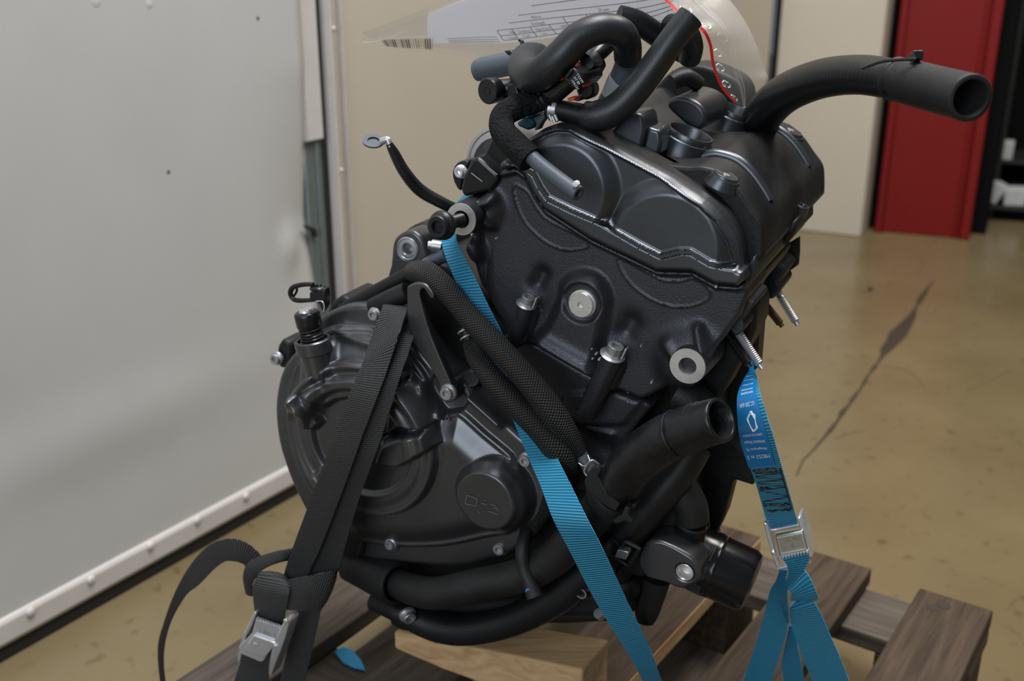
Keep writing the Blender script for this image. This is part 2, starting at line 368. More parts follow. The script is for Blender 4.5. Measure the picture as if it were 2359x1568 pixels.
vbox('wall_alcove_far', R2 + RD * 2.4, R2 + RD * 2.4 + dk * 2.4, A3(dk[1], -dk[0], 0), .05, 0, 2.5, M_VOID)
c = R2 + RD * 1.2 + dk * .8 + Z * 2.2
box('added_alcove_roof', c, RD * 1.35, dk * .86, Z * .03, M_VOID)['kind'] = 'structure'  # unseen roof added to keep light out of the opening
# floor crack and scuffs
def ribbon_floor(pts, w, z=.0008):
    L, R = [], []
    q = np.array([PZ(x, y) for x, y in pts]); t = np.gradient(q, axis=0)
    for i, p in enumerate(q):
        n = nrm(A3(t[i][1], -t[i][0], 0)); L.append(p + n * w[i] + Z * z); R.append(p - n * w[i] + Z * z)
    m = len(q); return L + R, [[i, i + 1, m + i + 1, m + i] for i in range(m - 1)]
M_CRACK = mat('dark_crack_fill', (.035, .024, .014), .7)
M_SCUFF = mat('dull_scuff', (.13, .095, .05), .6)
ck = [(1835, 1095), (1850, 1060), (1875, 1035), (1905, 1000), (1912, 992), (1932, 966), (1940, 950), (1958, 930), (1962, 922), (1984, 893), (1990, 882), (2003, 860), (2015, 845), (2020, 838), (2034, 818), (2040, 806), (2056, 788), (2068, 770), (2080, 755), (2098, 733), (2112, 705), (2120, 690), (2140, 660), (2152, 645)]
cw = [.0015, .0015, .002, .003, .005, .0025, .006, .002, .005, .002, .004, .002, .0055, .002, .005, .012, .015, .02, .016, .011, .002, .008, .003, .001]
mk('crack', *ribbon_floor(ck, cw), M_CRACK, fl)
for pts, w in ((((2030, 842), (2080, 850), (2110, 868), (2130, 893)), .0016), (((2220, 905), (2260, 886), (2310, 860), (2330, 848)), .0022), (((1920, 1010), (1950, 1000), (1995, 990)), .0016), (((1872, 953), (1882, 960)), .006), (((1755, 830), (1830, 838)), .0012), (((2270, 640), (2280, 685), (2262, 725)), .008), (((1985, 668), (2010, 665), (2018, 675)), .02)):
    q = cat(pts, 6); mk('scuff', *ribbon_floor(q, [w * (.4 + .6 * sin(pi * i / (len(q) - 1))) for i in range(len(q))], .0006), M_SCUFF, fl)
# ------------------------------------------------------------------ engine
EB = UWV(-.05, 0, .13); EB[2] = .2
ENGINE = empty('motorcycle_engine', EB, 'black motorcycle engine strapped to the pallet, hoses and clutch cover facing the camera', 'engine')
E_ = ENGINE
def cyl(name, px, py, v, rpx, prof, m, par=E_, ax=-V, n=28, bev=0):   # profile in units of the traced radius
    p = P(px, py, v); s = rpx * mpp(p); return lathe(name, p, ax, [(r * s, h * s) for r, h in prof], m, par, n, bev)
# --- head cover
FACE = [(1185, 350), (1203, 330), (1229, 313), (1252, 297), (1283, 287), (1318, 289), (1360, 311), (1440, 353), (1517, 394), (1574, 426), (1627, 459), (1666, 498), (1693, 547), (1703, 592), (1705, 618),
        (1673, 613), (1640, 606), (1597, 580), (1575, 579), (1530, 590), (1478, 563), (1413, 526), (1402, 514), (1390, 513), (1325, 484), (1268, 457), (1249, 430), (1233, 399), (1210, 384), (1192, 378)]
SEAM = [(1160, 390), (1190, 382), (1214, 400), (1232, 438), (1260, 478), (1367, 547), (1517, 619), (1597, 621), (1650, 650), (1700, 655)]
FTOP = [tuple(p) for p in cat(FACE[:15], 4)]
COVO = FTOP + [(1716, 622), (1719, 640), (1703, 655)] + SEAM[::-1][1:] + [(1157, 376), (1172, 358)]
def h_cover(q):
    d = dpoly(q, FACE, 0)
    low = dpoly(q, [(1150, 360), (1192, 374), (1214, 382), (1237, 399), (1252, 430), (1270, 456), (1325, 483), (1392, 511), (1413, 524), (1478, 562), (1530, 588), (1575, 577), (1597, 578), (1640, 604), (1673, 611), (1712, 616), (1730, 630), (1720, 680), (1500, 680), (1150, 480)], 0)
    h = rise(low, .007, .004)
    d1 = dcirc(q, 1303, 432, 0, .0375); d2 = dcirc(q, 1541, 563, 0, .0425)
    fmask = sst((-low * -1) / .004)
    disc = np.maximum(rise(d1 - .003, .0085, .014), rise(d2 - .003, .0085, .014))
    h = np.maximum(h, disc * (low > -.001))
    h = h + .004 * sst(1 - np.abs(d + .0028) / .0028) * (low > .003)     # raised rim along the top edge
    g = dseg(q, (1214, 392), (1232, 430), 0)
    line = sdf(q, px2(SEAM + [(1700, 800), (1150, 800)], 0))[0]
    return h
head_cover = relief('head_cover', COVO, 0, h_cover, .012, M_PAINT, E_, res=.0008, er=.0042)
# body of the cover behind the end: valley with plug wells, cam bulge to the front
T1 = P(1592, 304, .085); G = T1 - CYL * .021
bul = [P(*p, .075) for p in ((1617, 361), (1654, 360), (1695, 373), (1731, 405), (1760, 446), (1785, 482), (1790, 520), (1790, 565))]
prof = [G - CRS * .092 - CYL * .06, G - CRS * .092 - CYL * .02, G - CRS * .088 - CYL * .004, G - CRS * .08 + CYL * .003, G - CRS * .07 + CYL * .002, G - CRS * .06 + CYL * .0, G - CRS * .04, G - CRS * .012] + bul + [bul[-1] - CYL * .03 - CRS * .03]
prof = [p - V * ((p - ENG) @ V) for p in prof]
prof = np.vstack([cat(prof[:16], 4), [prof[16]]])
Vs, Fs = prism([p + V * .03 for p in prof], V * .25); body = mk('cover_body', Vs, Fs, M_DARK, E_, bev=.006, seg=3, ang=50)
# end cap top band and front cheek of the cover (thickness behind the face)
plate('end_cap', [(x + 1, y - 1) for x, y in FTOP] + [(1720, 650), (1600, 630), (1300, 480), (1200, 384)], .006, .046, M_DARK, E_, bev=.002, seg=2)
c1 = cat([P(*p, 0) + V * .043 for p in ((1478, 372), (1517, 393), (1574, 425), (1627, 458), (1666, 497), (1693, 546), (1704, 592), (1706, 618))], 6)
c2 = cat([G - CRS * .03 + V * .012, G - CRS * .008 + V * .012] + [P(*p, .075) + V * .022 for p in ((1617, 359), (1654, 358), (1695, 371), (1731, 403), (1762, 446), (1790, 500))], 6)
LS = [c1 * (1 - t) + c2 * t - CYL * .004 * sin(pi * t) for t in np.linspace(0, 1, 9)]; m_ = len(c1)
mk('cover_shoulder', np.vstack(LS), [[i * m_ + j, i * m_ + j + 1, (i + 1) * m_ + j + 1, (i + 1) * m_ + j] for i in range(8) for j in range(m_ - 1)], M_DARK, E_, ang=80)
for v in (.078, .232):
    q = [P(*p, .075) + V * (v - .075) for p in ((1612, 366), (1630, 358), (1654, 357), (1695, 370), (1731, 402), (1760, 443), (1772, 465))]
    q = cat(q, 6); r = np.full(len(q), .0045); r[0] = r[-1] = .001; Vs, Fs, uv = tube_g(q, r, 14); mk('cover_rib', Vs, Fs, M_PAINT, E_, recalc=False)
for k, v in enumerate((.085, .225)):
    c = T1 + V * (v - .085); s = 59 * mpp(T1)
    lathe('plug_well', c, CYL, [(s * 1.12, -s * 1.1), (s * 1.02, -s * .6), (s * 1.0, -s * .28), (s * .93, -s * .24), (s * .93, -s * .05), (s * .9, 0), (s * .86, 0), (s * .83, -s * .04), (s * .8, -s * 1.6), (0, -s * 1.6)], M_PAINT, E_, 40)
# oil caps on the cam bulge
for k, v in enumerate((.034, .262)):
    c = P(1675, 404, .038) + V * (v - .038) + CYL * .001; s = 31 * mpp(c); ax = nrm(CYL + CRS * .05)
    cap = lathe('cover_plug', c, ax, [(s * 1.45, -s * .9), (s * 1.25, -s * .4), (s * 1.2, -s * .25), (s * 1.13, -s * .12), (s * 1.02, -s * .12), (s, s * .0), (s * .93, s * .07), (s * .8, s * .05), (0, s * .05)], M_PAINT, E_, 32)
    lathe('plug_mark', c + ax * s * .055, ax, [(s * .3, 0), (s * .28, s * .03), (0, s * .03)], M_BOLT, cap, 16)
# small steps in the cover valley by the face
plate('cover_step', [(1404, 308), (1440, 262), (1468, 258), (1482, 268), (1486, 300), (1478, 345)], .04, .075, M_PAINT, E_, bev=.004, seg=3)
plate('cover_step', [(1478, 344), (1492, 290), (1505, 296), (1520, 300), (1524, 330), (1518, 360)], .045, .075, M_PAINT, E_, bev=.003, seg=3)
plate('cover_step', [(1519, 360), (1523, 292), (1528, 290), (1532, 300), (1526, 350)], .06, .075, M_PAINT, E_, bev=.002)
# air duct hump on the far side of the cover
hp = [(1480, 270), (1500, 215), (1545, 165), (1600, 148), (1660, 165), (1705, 195), (1712, 250), (1650, 320), (1560, 330)]
plate('reed_cover', hp, .262, .31, M_DARK, E_, bev=.016, sm=3, seg=4, ang=30)
plate('reed_cover_rim', [(1535, 240), (1560, 222), (1600, 232), (1625, 258), (1622, 290), (1600, 300), (1560, 270)], .125, .20, M_PAINT, E_, bev=.008, sm=3, seg=3)
tube('cover_pipe', [(1548, 190, .15), (1580, 178, .16), (1610, 195, .17)], [18, 20, 18], M_DARK, E_)
# --- cylinder head casting
HEADO = SEAM + [(1718, 648), (1722, 682), (1702, 730), (1662, 785), (1645, 802), (1632, 850), (1600, 884), (1545, 886), (1492, 915), (1476, 921), (1416, 896), (1366, 869), (1228, 792), (1192, 792), (1165, 772), (1150, 735), (1118, 680), (1092, 622), (1082, 572), (1098, 530), (1084, 472), (1112, 454), (1138, 425), (1150, 402)]
DOG = [(1288, 690), (1292, 660), (1312, 640), (1345, 634), (1378, 650), (1394, 685), (1392, 715), (1366, 845), (1362, 858), (1240, 786), (1238, 776), (1262, 750)]
LENS1 = [(1176, 436), (1184, 436), (1205, 450), (1228, 490), (1258, 518), (1345, 563), (1318, 577), (1285, 576), (1240, 553), (1202, 513), (1182, 470)]
LENS2 = [(1418, 603), (1450, 618), (1490, 640), (1520, 655), (1560, 657), (1592, 651), (1628, 678), (1612, 698), (1570, 710), (1525, 705), (1480, 684), (1440, 648)]
def h_head(q):
    h = np.zeros(len(q))
    h += rise(dpoly(q, DOG, 0, 3), .010, .012)
    h -= rise(dcirc(q, 1340, 697, 0, .0165), .0035, .004)
    h += .011 * np.exp(-(dseg(q, (1252, 796), (1360, 856), 0) / .0075) ** 2)
    for L in (LENS1, LENS2):
        d = dpoly(q, L, 0, 3); h -= rise(d, .0028, .0018); h += .0012 * sst(1 - np.abs(d - .001) / .0016)
    line = sdf(q, px2([(x - 6, y + 15) for x, y in SEAM] + [(1740, 660), (1800, 700), (1700, 1000), (1100, 1000), (1100, 400)], 0))[0]
    h += .006 * sst(line / .008 + .5)                                # lip below the gasket
    h += .002 * sst(1 - np.abs(line) / .003)
    for a, b, r in (((1206, 724), (1186, 782), .0075), ((1403, 848), (1365, 930), .0085)):
        d = dseg(q, a, b, -.004); h = np.maximum(h, np.sqrt(np.clip((r * 1.25) ** 2 - d * d, 0, 1)) * 1.1)
    h -= .0065 * np.exp(-(dseg(q, (1226, 662), (1237, 640), 0) / .007) ** 2) + .0065 * np.exp(-(dseg(q, (1432, 772), (1444, 752), 0) / .009) ** 2)
    h += .012 * np.exp(-(dcirc(q, 1585, 840, 0, 0) / .026) ** 4) + .008 * np.exp(-(dseg(q, (1075, 500), (1112, 480), 0) / .015) ** 4)
    h += .006 * np.exp(-(dseg(q, (1604, 760), (1622, 808), 0) / .004) ** 2) + .006 * np.exp(-(dseg(q, (1536, 792), (1556, 812), 0) / .005) ** 2)
    h += .007 * np.exp(-(dseg(q, (1108, 500), (1128, 522), 0) / .004) ** 2) + .006 * np.exp(-(dseg(q, (1100, 474), (1130, 462), 0) / .004) ** 2)
    h += .011 * np.exp(-(dcirc(q, 1082, 578, 0, 0) / .011) ** 4)
    h -= .012 * sst((uw(P(1130, 640, 0))[0] - q[:, 0]) / .03) * sst((uw(P(1100, 545, 0))[1] - q[:, 1]) / .02)
    return h
head = relief('cylinder_head', HEADO, .008, h_head, .07, M_CAST, E_, res=.0011, er=.004)
cyl('blank_plug', 1341, 700, -.002, 30, [(1.12, -.3), (1.12, .02), (1.05, .08), (1.0, .1), (1.0, .28), (.95, .34), (.26, .34), (.25, .1), (0, .08)], M_ALU, ax=-V + CYL * .03, n=36)
# bosses under the head bolts
for a, b, r in (((1213, 702), (1186, 786), 20), ((1413, 822), (1352, 948), 25)):
    tube('bolt_boss', [(*a, -.003), ((a[0] + b[0]) / 2, (a[1] + b[1]) / 2, -.001), (*b, .004)], [r, r, r * 1.05], M_CAST, E_, n=24)
# machined mounting boss right, threaded hole
def boss(px, py, v, r, hole, m_face, back):
    c = P(px, py, v); s = r * mpp(c); b = lathe('mount_boss', c, -V, [(s * 1.12, -back), (s * 1.03, -.004), (s * 1.0, -.0005), (s * hole * 1.01, -.0005), (s * hole * 1.01, -.046)], M_CAST, E_, 40)
    lathe('machined_face', c, -V, [(s * .99, -.0008), (s * .985, .0006), (s * hole, .0006), (s * hole * .96, -.001), (s * hole * .95, -.012), (s * hole * .68, -.014), (s * hole * .66, -.02), (s * hole * .7, -.022), (s * hole * .64, -.024), (s * hole * .7, -.026), (s * hole * .64, -.028), (s * hole * .6, -.04), (0, -.04)], m_face, b, 40)
    return c, s
boss(1584, 843, -.010, 43, .50, M_ALU, .05)
boss(1063, 505, -.018, 38, .55, M_ALU, .05)
# long black mounting bolt in the left boss
c = P(1063, 505, -.018); ax = nrm(P(1003, 524, -.060) - c)
s = 27 * mpp(c); bb = lathe('mount_bolt', c + ax * .020, ax, [(s * .52, -.045), (s * .52, .0)] , M_BOLTBLK, E_, 24)
for k in range(9): lathe('thread', c + ax * (.001 + k * .0018), ax, [(s * .50, -.0009), (s * .57, 0), (s * .50, .0009)], M_BOLTBLK, bb, 20)
d = np.linalg.norm(P(1003, 524, -.060) - c)
lathe('bolt_flange', c + ax * (d - .012), ax, [(s * .7, -.002), (s * 1.18, -.001), (s * 1.25, .001), (s * 1.2, .003), (s * .95, .005)], M_BOLTBLK, bb, 32)
hx = [(s * .95, 0), (s * .95, s * .5), (s * .86, s * .62), (s * .55, s * .62), (s * .55, s * .2), (0, s * .2)]
lathe('bolt_head', c + ax * (d - .008), ax, hx, M_BOLTBLK, bb, 32)
lathe('hex_socket', c + ax * (d - .008), ax, [(s * .56, s * .625), (s * .52, s * .625), (s * .52, s * .25), (0, s * .25)], M_BOLTBLK, bb, 6, smooth=False)
# --- cylinder block and crankcase
BLOCK = [(1180, 775), (1228, 790), (1366, 868), (1420, 895), (1482, 920), (1500, 935), (1462, 985), (1432, 1030), (1395, 1085), (1360, 1140), (1180, 1100), (1080, 900), (1070, 770)]
def h_block(q):
    h = np.zeros(len(q)); h += rise(dpoly(q, [(1300, 905), (1420, 900), (1480, 925), (1440, 975), (1290, 980)], .02), .004, .004)
    h += .003 * sst(1 - dseg(q, (1340, 985), (1410, 1000), .02) / .004); h -= .006 * sst(1 - dseg(q, (1300, 990), (1400, 1040), .02) / .02)
    return h
relief('cylinder_block', BLOCK, .020, h_block, .12, M_CAST, E_, res=.0022)
CASE = [(660, 870), (700, 800), (772, 705), (800, 692), (960, 606), (1000, 598), (1060, 640), (1130, 700), (1200, 790), (1390, 1060), (1490, 985), (1560, 1075), (1570, 1200), (1510, 1300), (1490, 1385), (1400, 1435), (1200, 1440), (1000, 1440), (850, 1345), (760, 1235), (690, 1110), (650, 960)]
plate("crankcase", CASE, .030, .15, M_DARK, E_, bev=.006, seg=3, sm=2)
# upper rib of the case with its raised edge
tube('case_rib', [(790, 712, .012), (850, 680, .012), (920, 642, .012), (965, 615, .014)], [16, 17, 17, 16], M_DARK, E_, n=14)
tube('case_pipe', [(860, 708, -.004), (900, 690, -.004), (940, 672, -.002)], [22, 24, 24], M_DARK, E_)
plate('case_lobe', [(760, 700), (772, 690), (785, 682), (800, 690), (812, 705), (800, 740), (750, 740)], .01, .06, M_DARK, E_, bev=.005, sm=3)
# rear engine mount ear with bushing
EAR = [(900, 612), (905, 560), (920, 540), (945, 531), (968, 545), (978, 570), (985, 610), (985, 640), (940, 650), (885, 660), (892, 640)]
plate_hole('mount_ear', EAR, 939, 573, 24, .035, .075, M_COVER, E_, bev=.003, sm=3)
plate('mount_ear', [(930, 542), (950, 520), (985, 514), (1010, 540), (1020, 620), (985, 640), (975, 560)], .06, .12, M_DARK, E_, bev=.004, seg=3, sm=2)
cyl('bushing', 939, 573, .035, 26, [(1.1, -.5), (1.1, .02), (1.0, .12), (.93, .12), (.88, .06), (.7, .1), (.56, .1), (.5, .02), (.5, -1.2), (0, -1.2)], M_BOLT, n=32)
cyl('stub_pipe', 1003, 566, .02, 14, [(1, -1), (1, .6), (.7, .7), (.7, 1.2), (0, 1.2)], M_BOLT, ax=nrm(-A * .8 + Z * .1 - V * .3))
tube('vent_pipe', [(975, 615, .02), (1000, 600, .02), (1030, 585, .02)], 16, M_GREYH, E_)
Vs, Fs = prism([P(x, y, .03) for x, y in ((1300, 500), (1500, 612), (1600, 622), (1700, 658), (1728, 650), (1728, 672), (1712, 700), (1650, 740), (1300, 700))], V * .15); mk('head_side', Vs, Fs, M_CAST, E_, bev=.006, seg=3)
# --- clutch cover
CLO = [(690, 800), (735, 735), (790, 705), (850, 700), (900, 722), (950, 775), (1000, 838), (1040, 868), (1075, 890), (1140, 945), (1200, 1000), (1235, 1030), (1262, 1080), (1262, 1140), (1238, 1205), (1190, 1265), (1130, 1285), (1050, 1302), (900, 1290), (810, 1285), (760, 1250), (715, 1185), (682, 1120), (662, 1070), (645, 1010), (638, 940), (645, 880), (662, 835)]
PLAT = [(672, 850), (705, 795), (760, 752), (850, 752), (915, 785), (955, 828), (985, 872), (992, 915), (1008, 938), (1030, 948), (1058, 942), (1120, 995), (1180, 1046), (1192, 1075), (1215, 1105), (1212, 1180), (1185, 1228), (1120, 1242), (1020, 1262), (900, 1262), (800, 1240), (740, 1175), (690, 1105), (662, 1020), (655, 930)]
VD = -.034
def h_clutch(q):
    dp = dpoly(q, PLAT, -.012, 3); h = rise(dp, .006, .006) + .012 * sst(-dp / .030)
    h += .002 * sst(1 - np.abs(dp + .004) / .004)
    cd = dcirc(q, 826, 1020, VD, 0); R = .0765
    dome = rise(cd - R, .024, .008)
    dome -= rise(np.abs(cd - .0655) - .0035, .0016, .005)
    dome -= rise(cd - .052, .005, .006); dome += rise(np.abs(cd - .040) - .002, .0, .004)
    h = np.maximum(h, dome + .004)
    cl = np.zeros(len(q))
    for pts, hh, ww in (([(874, 1017), (971, 1003), (990, 1036), (908, 1083), (855, 1074)], .012, .007), ([(912, 888), (940, 914), (968, 955), (988, 992), (940, 995), (918, 987), (876, 1012), (884, 955)], .009, .006),
                        ([(662, 902), (684, 914), (726, 982), (710, 998), (673, 976), (640, 955), (634, 928)], .011, .007), ([(700, 905), (745, 880), (830, 872), (905, 885), (880, 935), (820, 922), (760, 930), (735, 945)], .007, .008),
                        ([(700, 1110), (760, 1180), (800, 1150), (740, 1080)], .004, .008)):
        cl = np.maximum(cl, rise(dpoly(q, pts, VD - .008), hh, ww * .65))
    h += cl
    h -= .006 * np.exp(-(dseg(q, (925, 998), (868, 1018), VD) / .004) ** 2)
    # bolt pockets, small round cover with chamfer
    h -= np.maximum(0, rise(dcirc(q, 1030, 905, -.012, .0165), .013, .010))
    rs = dcirc(q, 1121, 1150, -.028, 0)
    h = np.maximum(h, rise(rs - .0375, .017, .008) + rise(rs - .0325, .006, .007) + rise(rs - .0285, .005, .005))
    h += .007 * np.exp(-(dseg(q, (1072, 905), (1150, 975), -.01) / .0035) ** 2) * (dpoly(q, PLAT, -.012) > -.002)
    h += .008 * np.exp(-(dseg(q, (760, 800), (770, 850), -.02) / .006) ** 2) + .012 * np.exp(-(dseg(q, (720, 830), (728, 900), -.02) / .017) ** 4)
    h += .006 * np.exp(-(dseg(q, (780, 770), (850, 790), -.02) / .006) ** 2)
    return h
clutch = relief('clutch_cover', CLO, -.004, h_clutch, .04, M_COVER, E_, res=.0010, sm=3, er=.005)
# --- bolts: one mesh with flange, head and hex socket, copied to every seat
def bolt_mesh(name, m, flange=1.38, hh=1.0):
    n = 24; a = np.arange(n) * 2 * pi / n; circ = np.stack([np.cos(a), np.sin(a)], 1)
    hexr = (cos(pi / 6) / np.cos((a % (pi / 3)) - pi / 6))[:, None]
    prof = [(flange, -.3, 0), (flange, .08, 0), (flange * .96, .18, 0), (1.1, .3, 0), (1.0, .4, 0), (1.0, hh - .08, 0), (.93, hh, 0), (.62, hh, 1), (.56, hh - .05, 1), (.55, hh - .55, 1), (.02, hh - .6, 0)]
    Vs = []; Fs = []
    for r, h, x in prof: Vs += [(*(circ[j] * r * (hexr[j] if x else 1)), h) for j in range(n)]
    for i in range(len(prof) - 1):
        for j in range(n): Fs.append([i * n + j, i * n + (j + 1) % n, (i + 1) * n + (j + 1) % n, (i + 1) * n + j])
    me = bpy.data.meshes.new(name); me.from_pydata(Vs, [], Fs); me.materials.append(m)
    me.polygons.foreach_set('use_smooth', [True] * len(Fs)); me.set_sharp_from_angle(angle=radians(35)); return me
BM = bolt_mesh('bolt', M_BOLT)
BM2 = bolt_mesh('head_bolt', M_BOLT, 1.3, 1.5)
def bolt(px, py, v, rpx, ax=None, me=BM, name='bolt', par=E_):
    ax = nrm(-V if ax is None else ax); p = P(px, py, v); s = rpx * mpp(p)
    o = bpy.data.objects.new(name, me); COL.objects.link(o); o.parent = par
    q = Vector(ax).to_track_quat('Z', 'Y'); o.matrix_local = Matrix.Translation(Vector(p - org(par))) @ q.to_matrix().to_4x4() @ Matrix.Scale(s, 4)
    ORG[o.name] = org(par); return o
for b in ((864, 723, -.012, 12.5), (1033, 903, -.0250, 15), (1213, 1058, -.012, 13.5), (638, 825, .02, 12), (1153, 1261, -.006, 13.5), (901, 1252, -.012, 11)): bolt(*b)
for x, y, v, r in ((1212, 700, -.007, 15), (1411, 817, -.006, 19)):
    bolt(x, y, v, r, CYL - V * .12, BM2); c = P(x, y, v); s = r * mpp(c)
    w_ = lathe('dished_washer', c, nrm(CYL - V * .12), [(s * 1.55, -s * .1), (s * 1.6, s * .02), (s * 1.3, s * .16), (s * .9, s * .3)], M_BOLT, E_, 28)
    t_ = P(x + r * 1.5, y - 4, v - .004); box('washer_tab', t_, CYL * .005, nrm(np.cross(V, CYL)) * .0008, V * .0035, M_BOLT, w_, bev=.0004)
# pads under cover bolts
for x, y, v, r, back in ((866, 722, -.010, 24, .05), (1036, 900, -.012, 25, .05), (1215, 1056, -.010, 22, .05), (1155, 1259, -.004, 23, .05), (901, 1252, -.010, 22, .05), (1085, 872, .0, 20, .05)):
    cyl('bolt_pad', x, y, v, r, [(1.1, -back / .012), (1.0, -.1), (.93, 0), (0, 0)], M_COVER)
plate('bolt_ear', [(640, 795), (650, 780), (668, 790), (670, 850), (645, 848), (634, 830)], .024, .05, M_DARK, E_, bev=.003)
# --- clutch release lever with spring
c0 = P(735, 850, -.028); axl = nrm(P(703, 705, -.030) - c0)
s = mpp(c0)
cup = lathe('lever_cup', c0, axl, [(33 * s, -.004), (34 * s, 10 * s), (36 * s, 40 * s), (42 * s, 44 * s), (43 * s, 72 * s), (40 * s, 75 * s), (35 * s, 74 * s), (33 * s, 62 * s), (0, 62 * s)], M_COVER, E_, 36)
lathe('seal_ring', c0 + axl * 64 * s, axl, [(30 * s, 0), (30 * s, 6 * s), (20 * s, 12 * s), (16 * s, 12 * s)], M_PLAS, cup, 28)
hel = [c0 + axl * (74 + 32 * t) * s + (nrm(np.cross(axl, V)) * cos(2 * pi * 4.5 * t) + nrm(np.cross(axl, np.cross(axl, V))) * sin(2 * pi * 4.5 * t)) * 24 * s for t in np.linspace(0, 1, 90)]
Vs, Fs, uv = tube_g(hel, 3.6 * s, 8); mk('return_spring', Vs, Fs, M_PLAS, cup, recalc=False)
lathe('spring_core', c0 + axl * 70 * s, axl, [(20 * s, 0), (20 * s, 40 * s)], M_PLAS, cup, 20)
lathe('lever_cap', c0 + axl * 104 * s, axl, [(27 * s, 0), (29 * s, 4 * s), (29.5 * s, 30 * s), (28 * s, 34 * s), (25 * s, 36 * s), (0, 36 * s)], M_PLAS, cup, 32)
lathe('cap_button', c0 + axl * 139 * s, axl, [(17 * s, 0), (17 * s, 3 * s), (14 * s, 7 * s), (0, 8 * s)], M_SHINY, cup, 24)
lev = plate('release_arm', [(712, 673), (730, 668), (748, 664), (750, 684), (749, 706), (742, 720), (736, 704), (728, 696), (712, 697)], -.034, -.026, M_PLAS, E_, bev=.0015)
tube('arm_loop', [(720, 691, -.03), (690, 692, -.03), (675, 688, -.03), (669, 674, -.03), (676, 661, -.03), (700, 655, -.03), (722, 655, -.03)], [5, 5.5, 5.5, 6, 6, 5.5, 5], M_PLAS, lev, n=10)
tube('arm_loop', [(676, 683, -.024), (683, 672, -.024), (684, 663, -.024)], 3, M_PLAS, lev, n=8)
lathe('arm_disc', P(733, 661, -.028), nrm(axl + A * .1), [(19 * s, -4 * s), (19 * s, 0), (16 * s, 3 * s), (10 * s, 3 * s), (9 * s, -1 * s), (0, -1 * s)], M_PLAS, lev, 24)
tube('arm_clip', [(728, 694, -.036), (742, 694, -.036), (747, 705, -.036), (745, 717, -.036)], 1.4, M_SHINY, lev, n=8)
# --- hook bracket
HK = [(937, 668), (941, 658), (956, 652), (977, 653), (992, 665), (1000, 680), (995, 689), (986, 679), (976, 664), (967, 671), (968, 686), (974, 710), (986, 754), (1004, 802), (1040, 885), (1048, 908), (1042, 925), (1024, 926), (1011, 911), (1012, 885), (974, 820), (947, 778), (940, 748), (938, 713)]
plate('hook_bracket', HK, -.024, -.015, M_COVER, E_, bev=.002, sm=3, seg=3)
# --- engraved marks on the covers
def engrave(px, v, w, m, par, h=.0004):
    q = np.array([P(x, y, v) for x, y in px]); Vs, Fs = [], []
    for a, b in zip(q[:-1], q[1:]):
        n = nrm(np.cross(b - a, V)) * w; k = len(Vs); Vs += [a + n, b + n, b - n, a - n]; Fs.append([k, k + 1, k + 2, k + 3])
    Vs = np.array(Vs); n0 = len(Vs); return mk('cast_mark', np.vstack([Vs, Vs - V * h]), Fs + [[i + n0 for i in f] for f in Fs], m, par, smooth=False)
M_MARK = mat('cast_mark_grey', (.13, .13, .135), .45)
vm = -.0324
for px in ([(1077, 1140), (1100, 1148), (1097, 1165), (1072, 1159), (1077, 1140)], [(1110, 1158), (1122, 1162)], [(1116, 1152), (1119, 1154)], [(1129, 1160), (1144, 1165)], [(1138, 1168), (1150, 1173)], [(1126, 1177), (1147, 1184)], [(1102, 1176), (1106, 1182)]): engrave(px, vm, .0004, M_MARK, clutch)
for px in ([(1028, 968), (1036, 966), (1030, 955), (1026, 966), (1029, 968)],): engrave(px, -.0140, .0004, M_MARK, clutch)
# letters cast on the clutch face
def text_geo(s, size=1.):
    cu = bpy.data.curves.new('t', 'FONT'); cu.body = s; cu.size = size; cu.align_x = 'LEFT'; cu.resolution_u = 2
    o = bpy.data.objects.new('t', cu); COL.objects.link(o); dg = bpy.context.evaluated_depsgraph_get(); me = bpy.data.meshes.new_from_object(o.evaluated_get(dg))
    Vs = np.array([tuple(v.co) for v in me.vertices]).reshape(-1, 3); Fs = [list(p.vertices) for p in me.polygons]
    bpy.data.objects.remove(o); bpy.data.curves.remove(cu); bpy.data.meshes.remove(me); return Vs, Fs
def text_on(s, p0, ex, ey, m, par, name='lettering', off=.0003):
    Vs, Fs = text_geo(s); n = nrm(np.cross(ex, ey)); q = np.array([p0 + ex * x + ey * y + n * off for x, y, _ in Vs])
    return mk(name, q, Fs, m, par, smooth=False, recalc=False)
pa, pb, pc = P(722, 1056, -.0274), P(752, 1066, -.0274), P(724, 1030, -.0274)
text_on('YAMAHA', pa, (pb - pa) / 2 * 1.5, (pc - pa) * 1.2, M_MARK, clutch)
# --- braided and fabric hoses
M_BRAID = uvmath(mat('braided_sleeve', (.008, .008, .009), .55), lambda M, x, y: M('MULTIPLY', M('ABSOLUTE', M('SINE', M('ADD', M('MULTIPLY', x, 18 * pi), M('MULTIPLY', y, 1250)))), M('ABSOLUTE', M('SINE', M('SUBTRACT', M('MULTIPLY', x, 18 * pi), M('MULTIPLY', y, 1250))))), .0012, 1., ((.0015, .0015, .0015), (.024, .023, .021)))
tube('fabric_hose', [(952, 626, .004), (985, 630, -.008), (1030, 668, -.018), (1085, 735, -.026), (1150, 802, -.032), (1213, 872, -.036), (1262, 935, -.036), (1295, 985, -.030), (1333, 1040, -.018)], [24, 28, 27, 27, 28, 30, 31, 31, 20], M_BRAID, E_, n=24)
tube('fabric_hose', [(1082, 790, -.016), (1098, 822, -.026), (1135, 872, -.034), (1190, 932, -.037), (1245, 985, -.036), (1288, 1040, -.030), (1302, 1095, -.014), (1275, 1140, .0), (1240, 1185, .002), (1214, 1228, -.004)], [16, 24, 28, 30, 33, 36, 34, 28, 26, 22], M_BRAID, E_, n=24)
tube('hose_stub', [(1070, 755, -.012), (1078, 775, -.014), (1090, 805, -.018)], [13, 14, 15], M_RUB, E_)
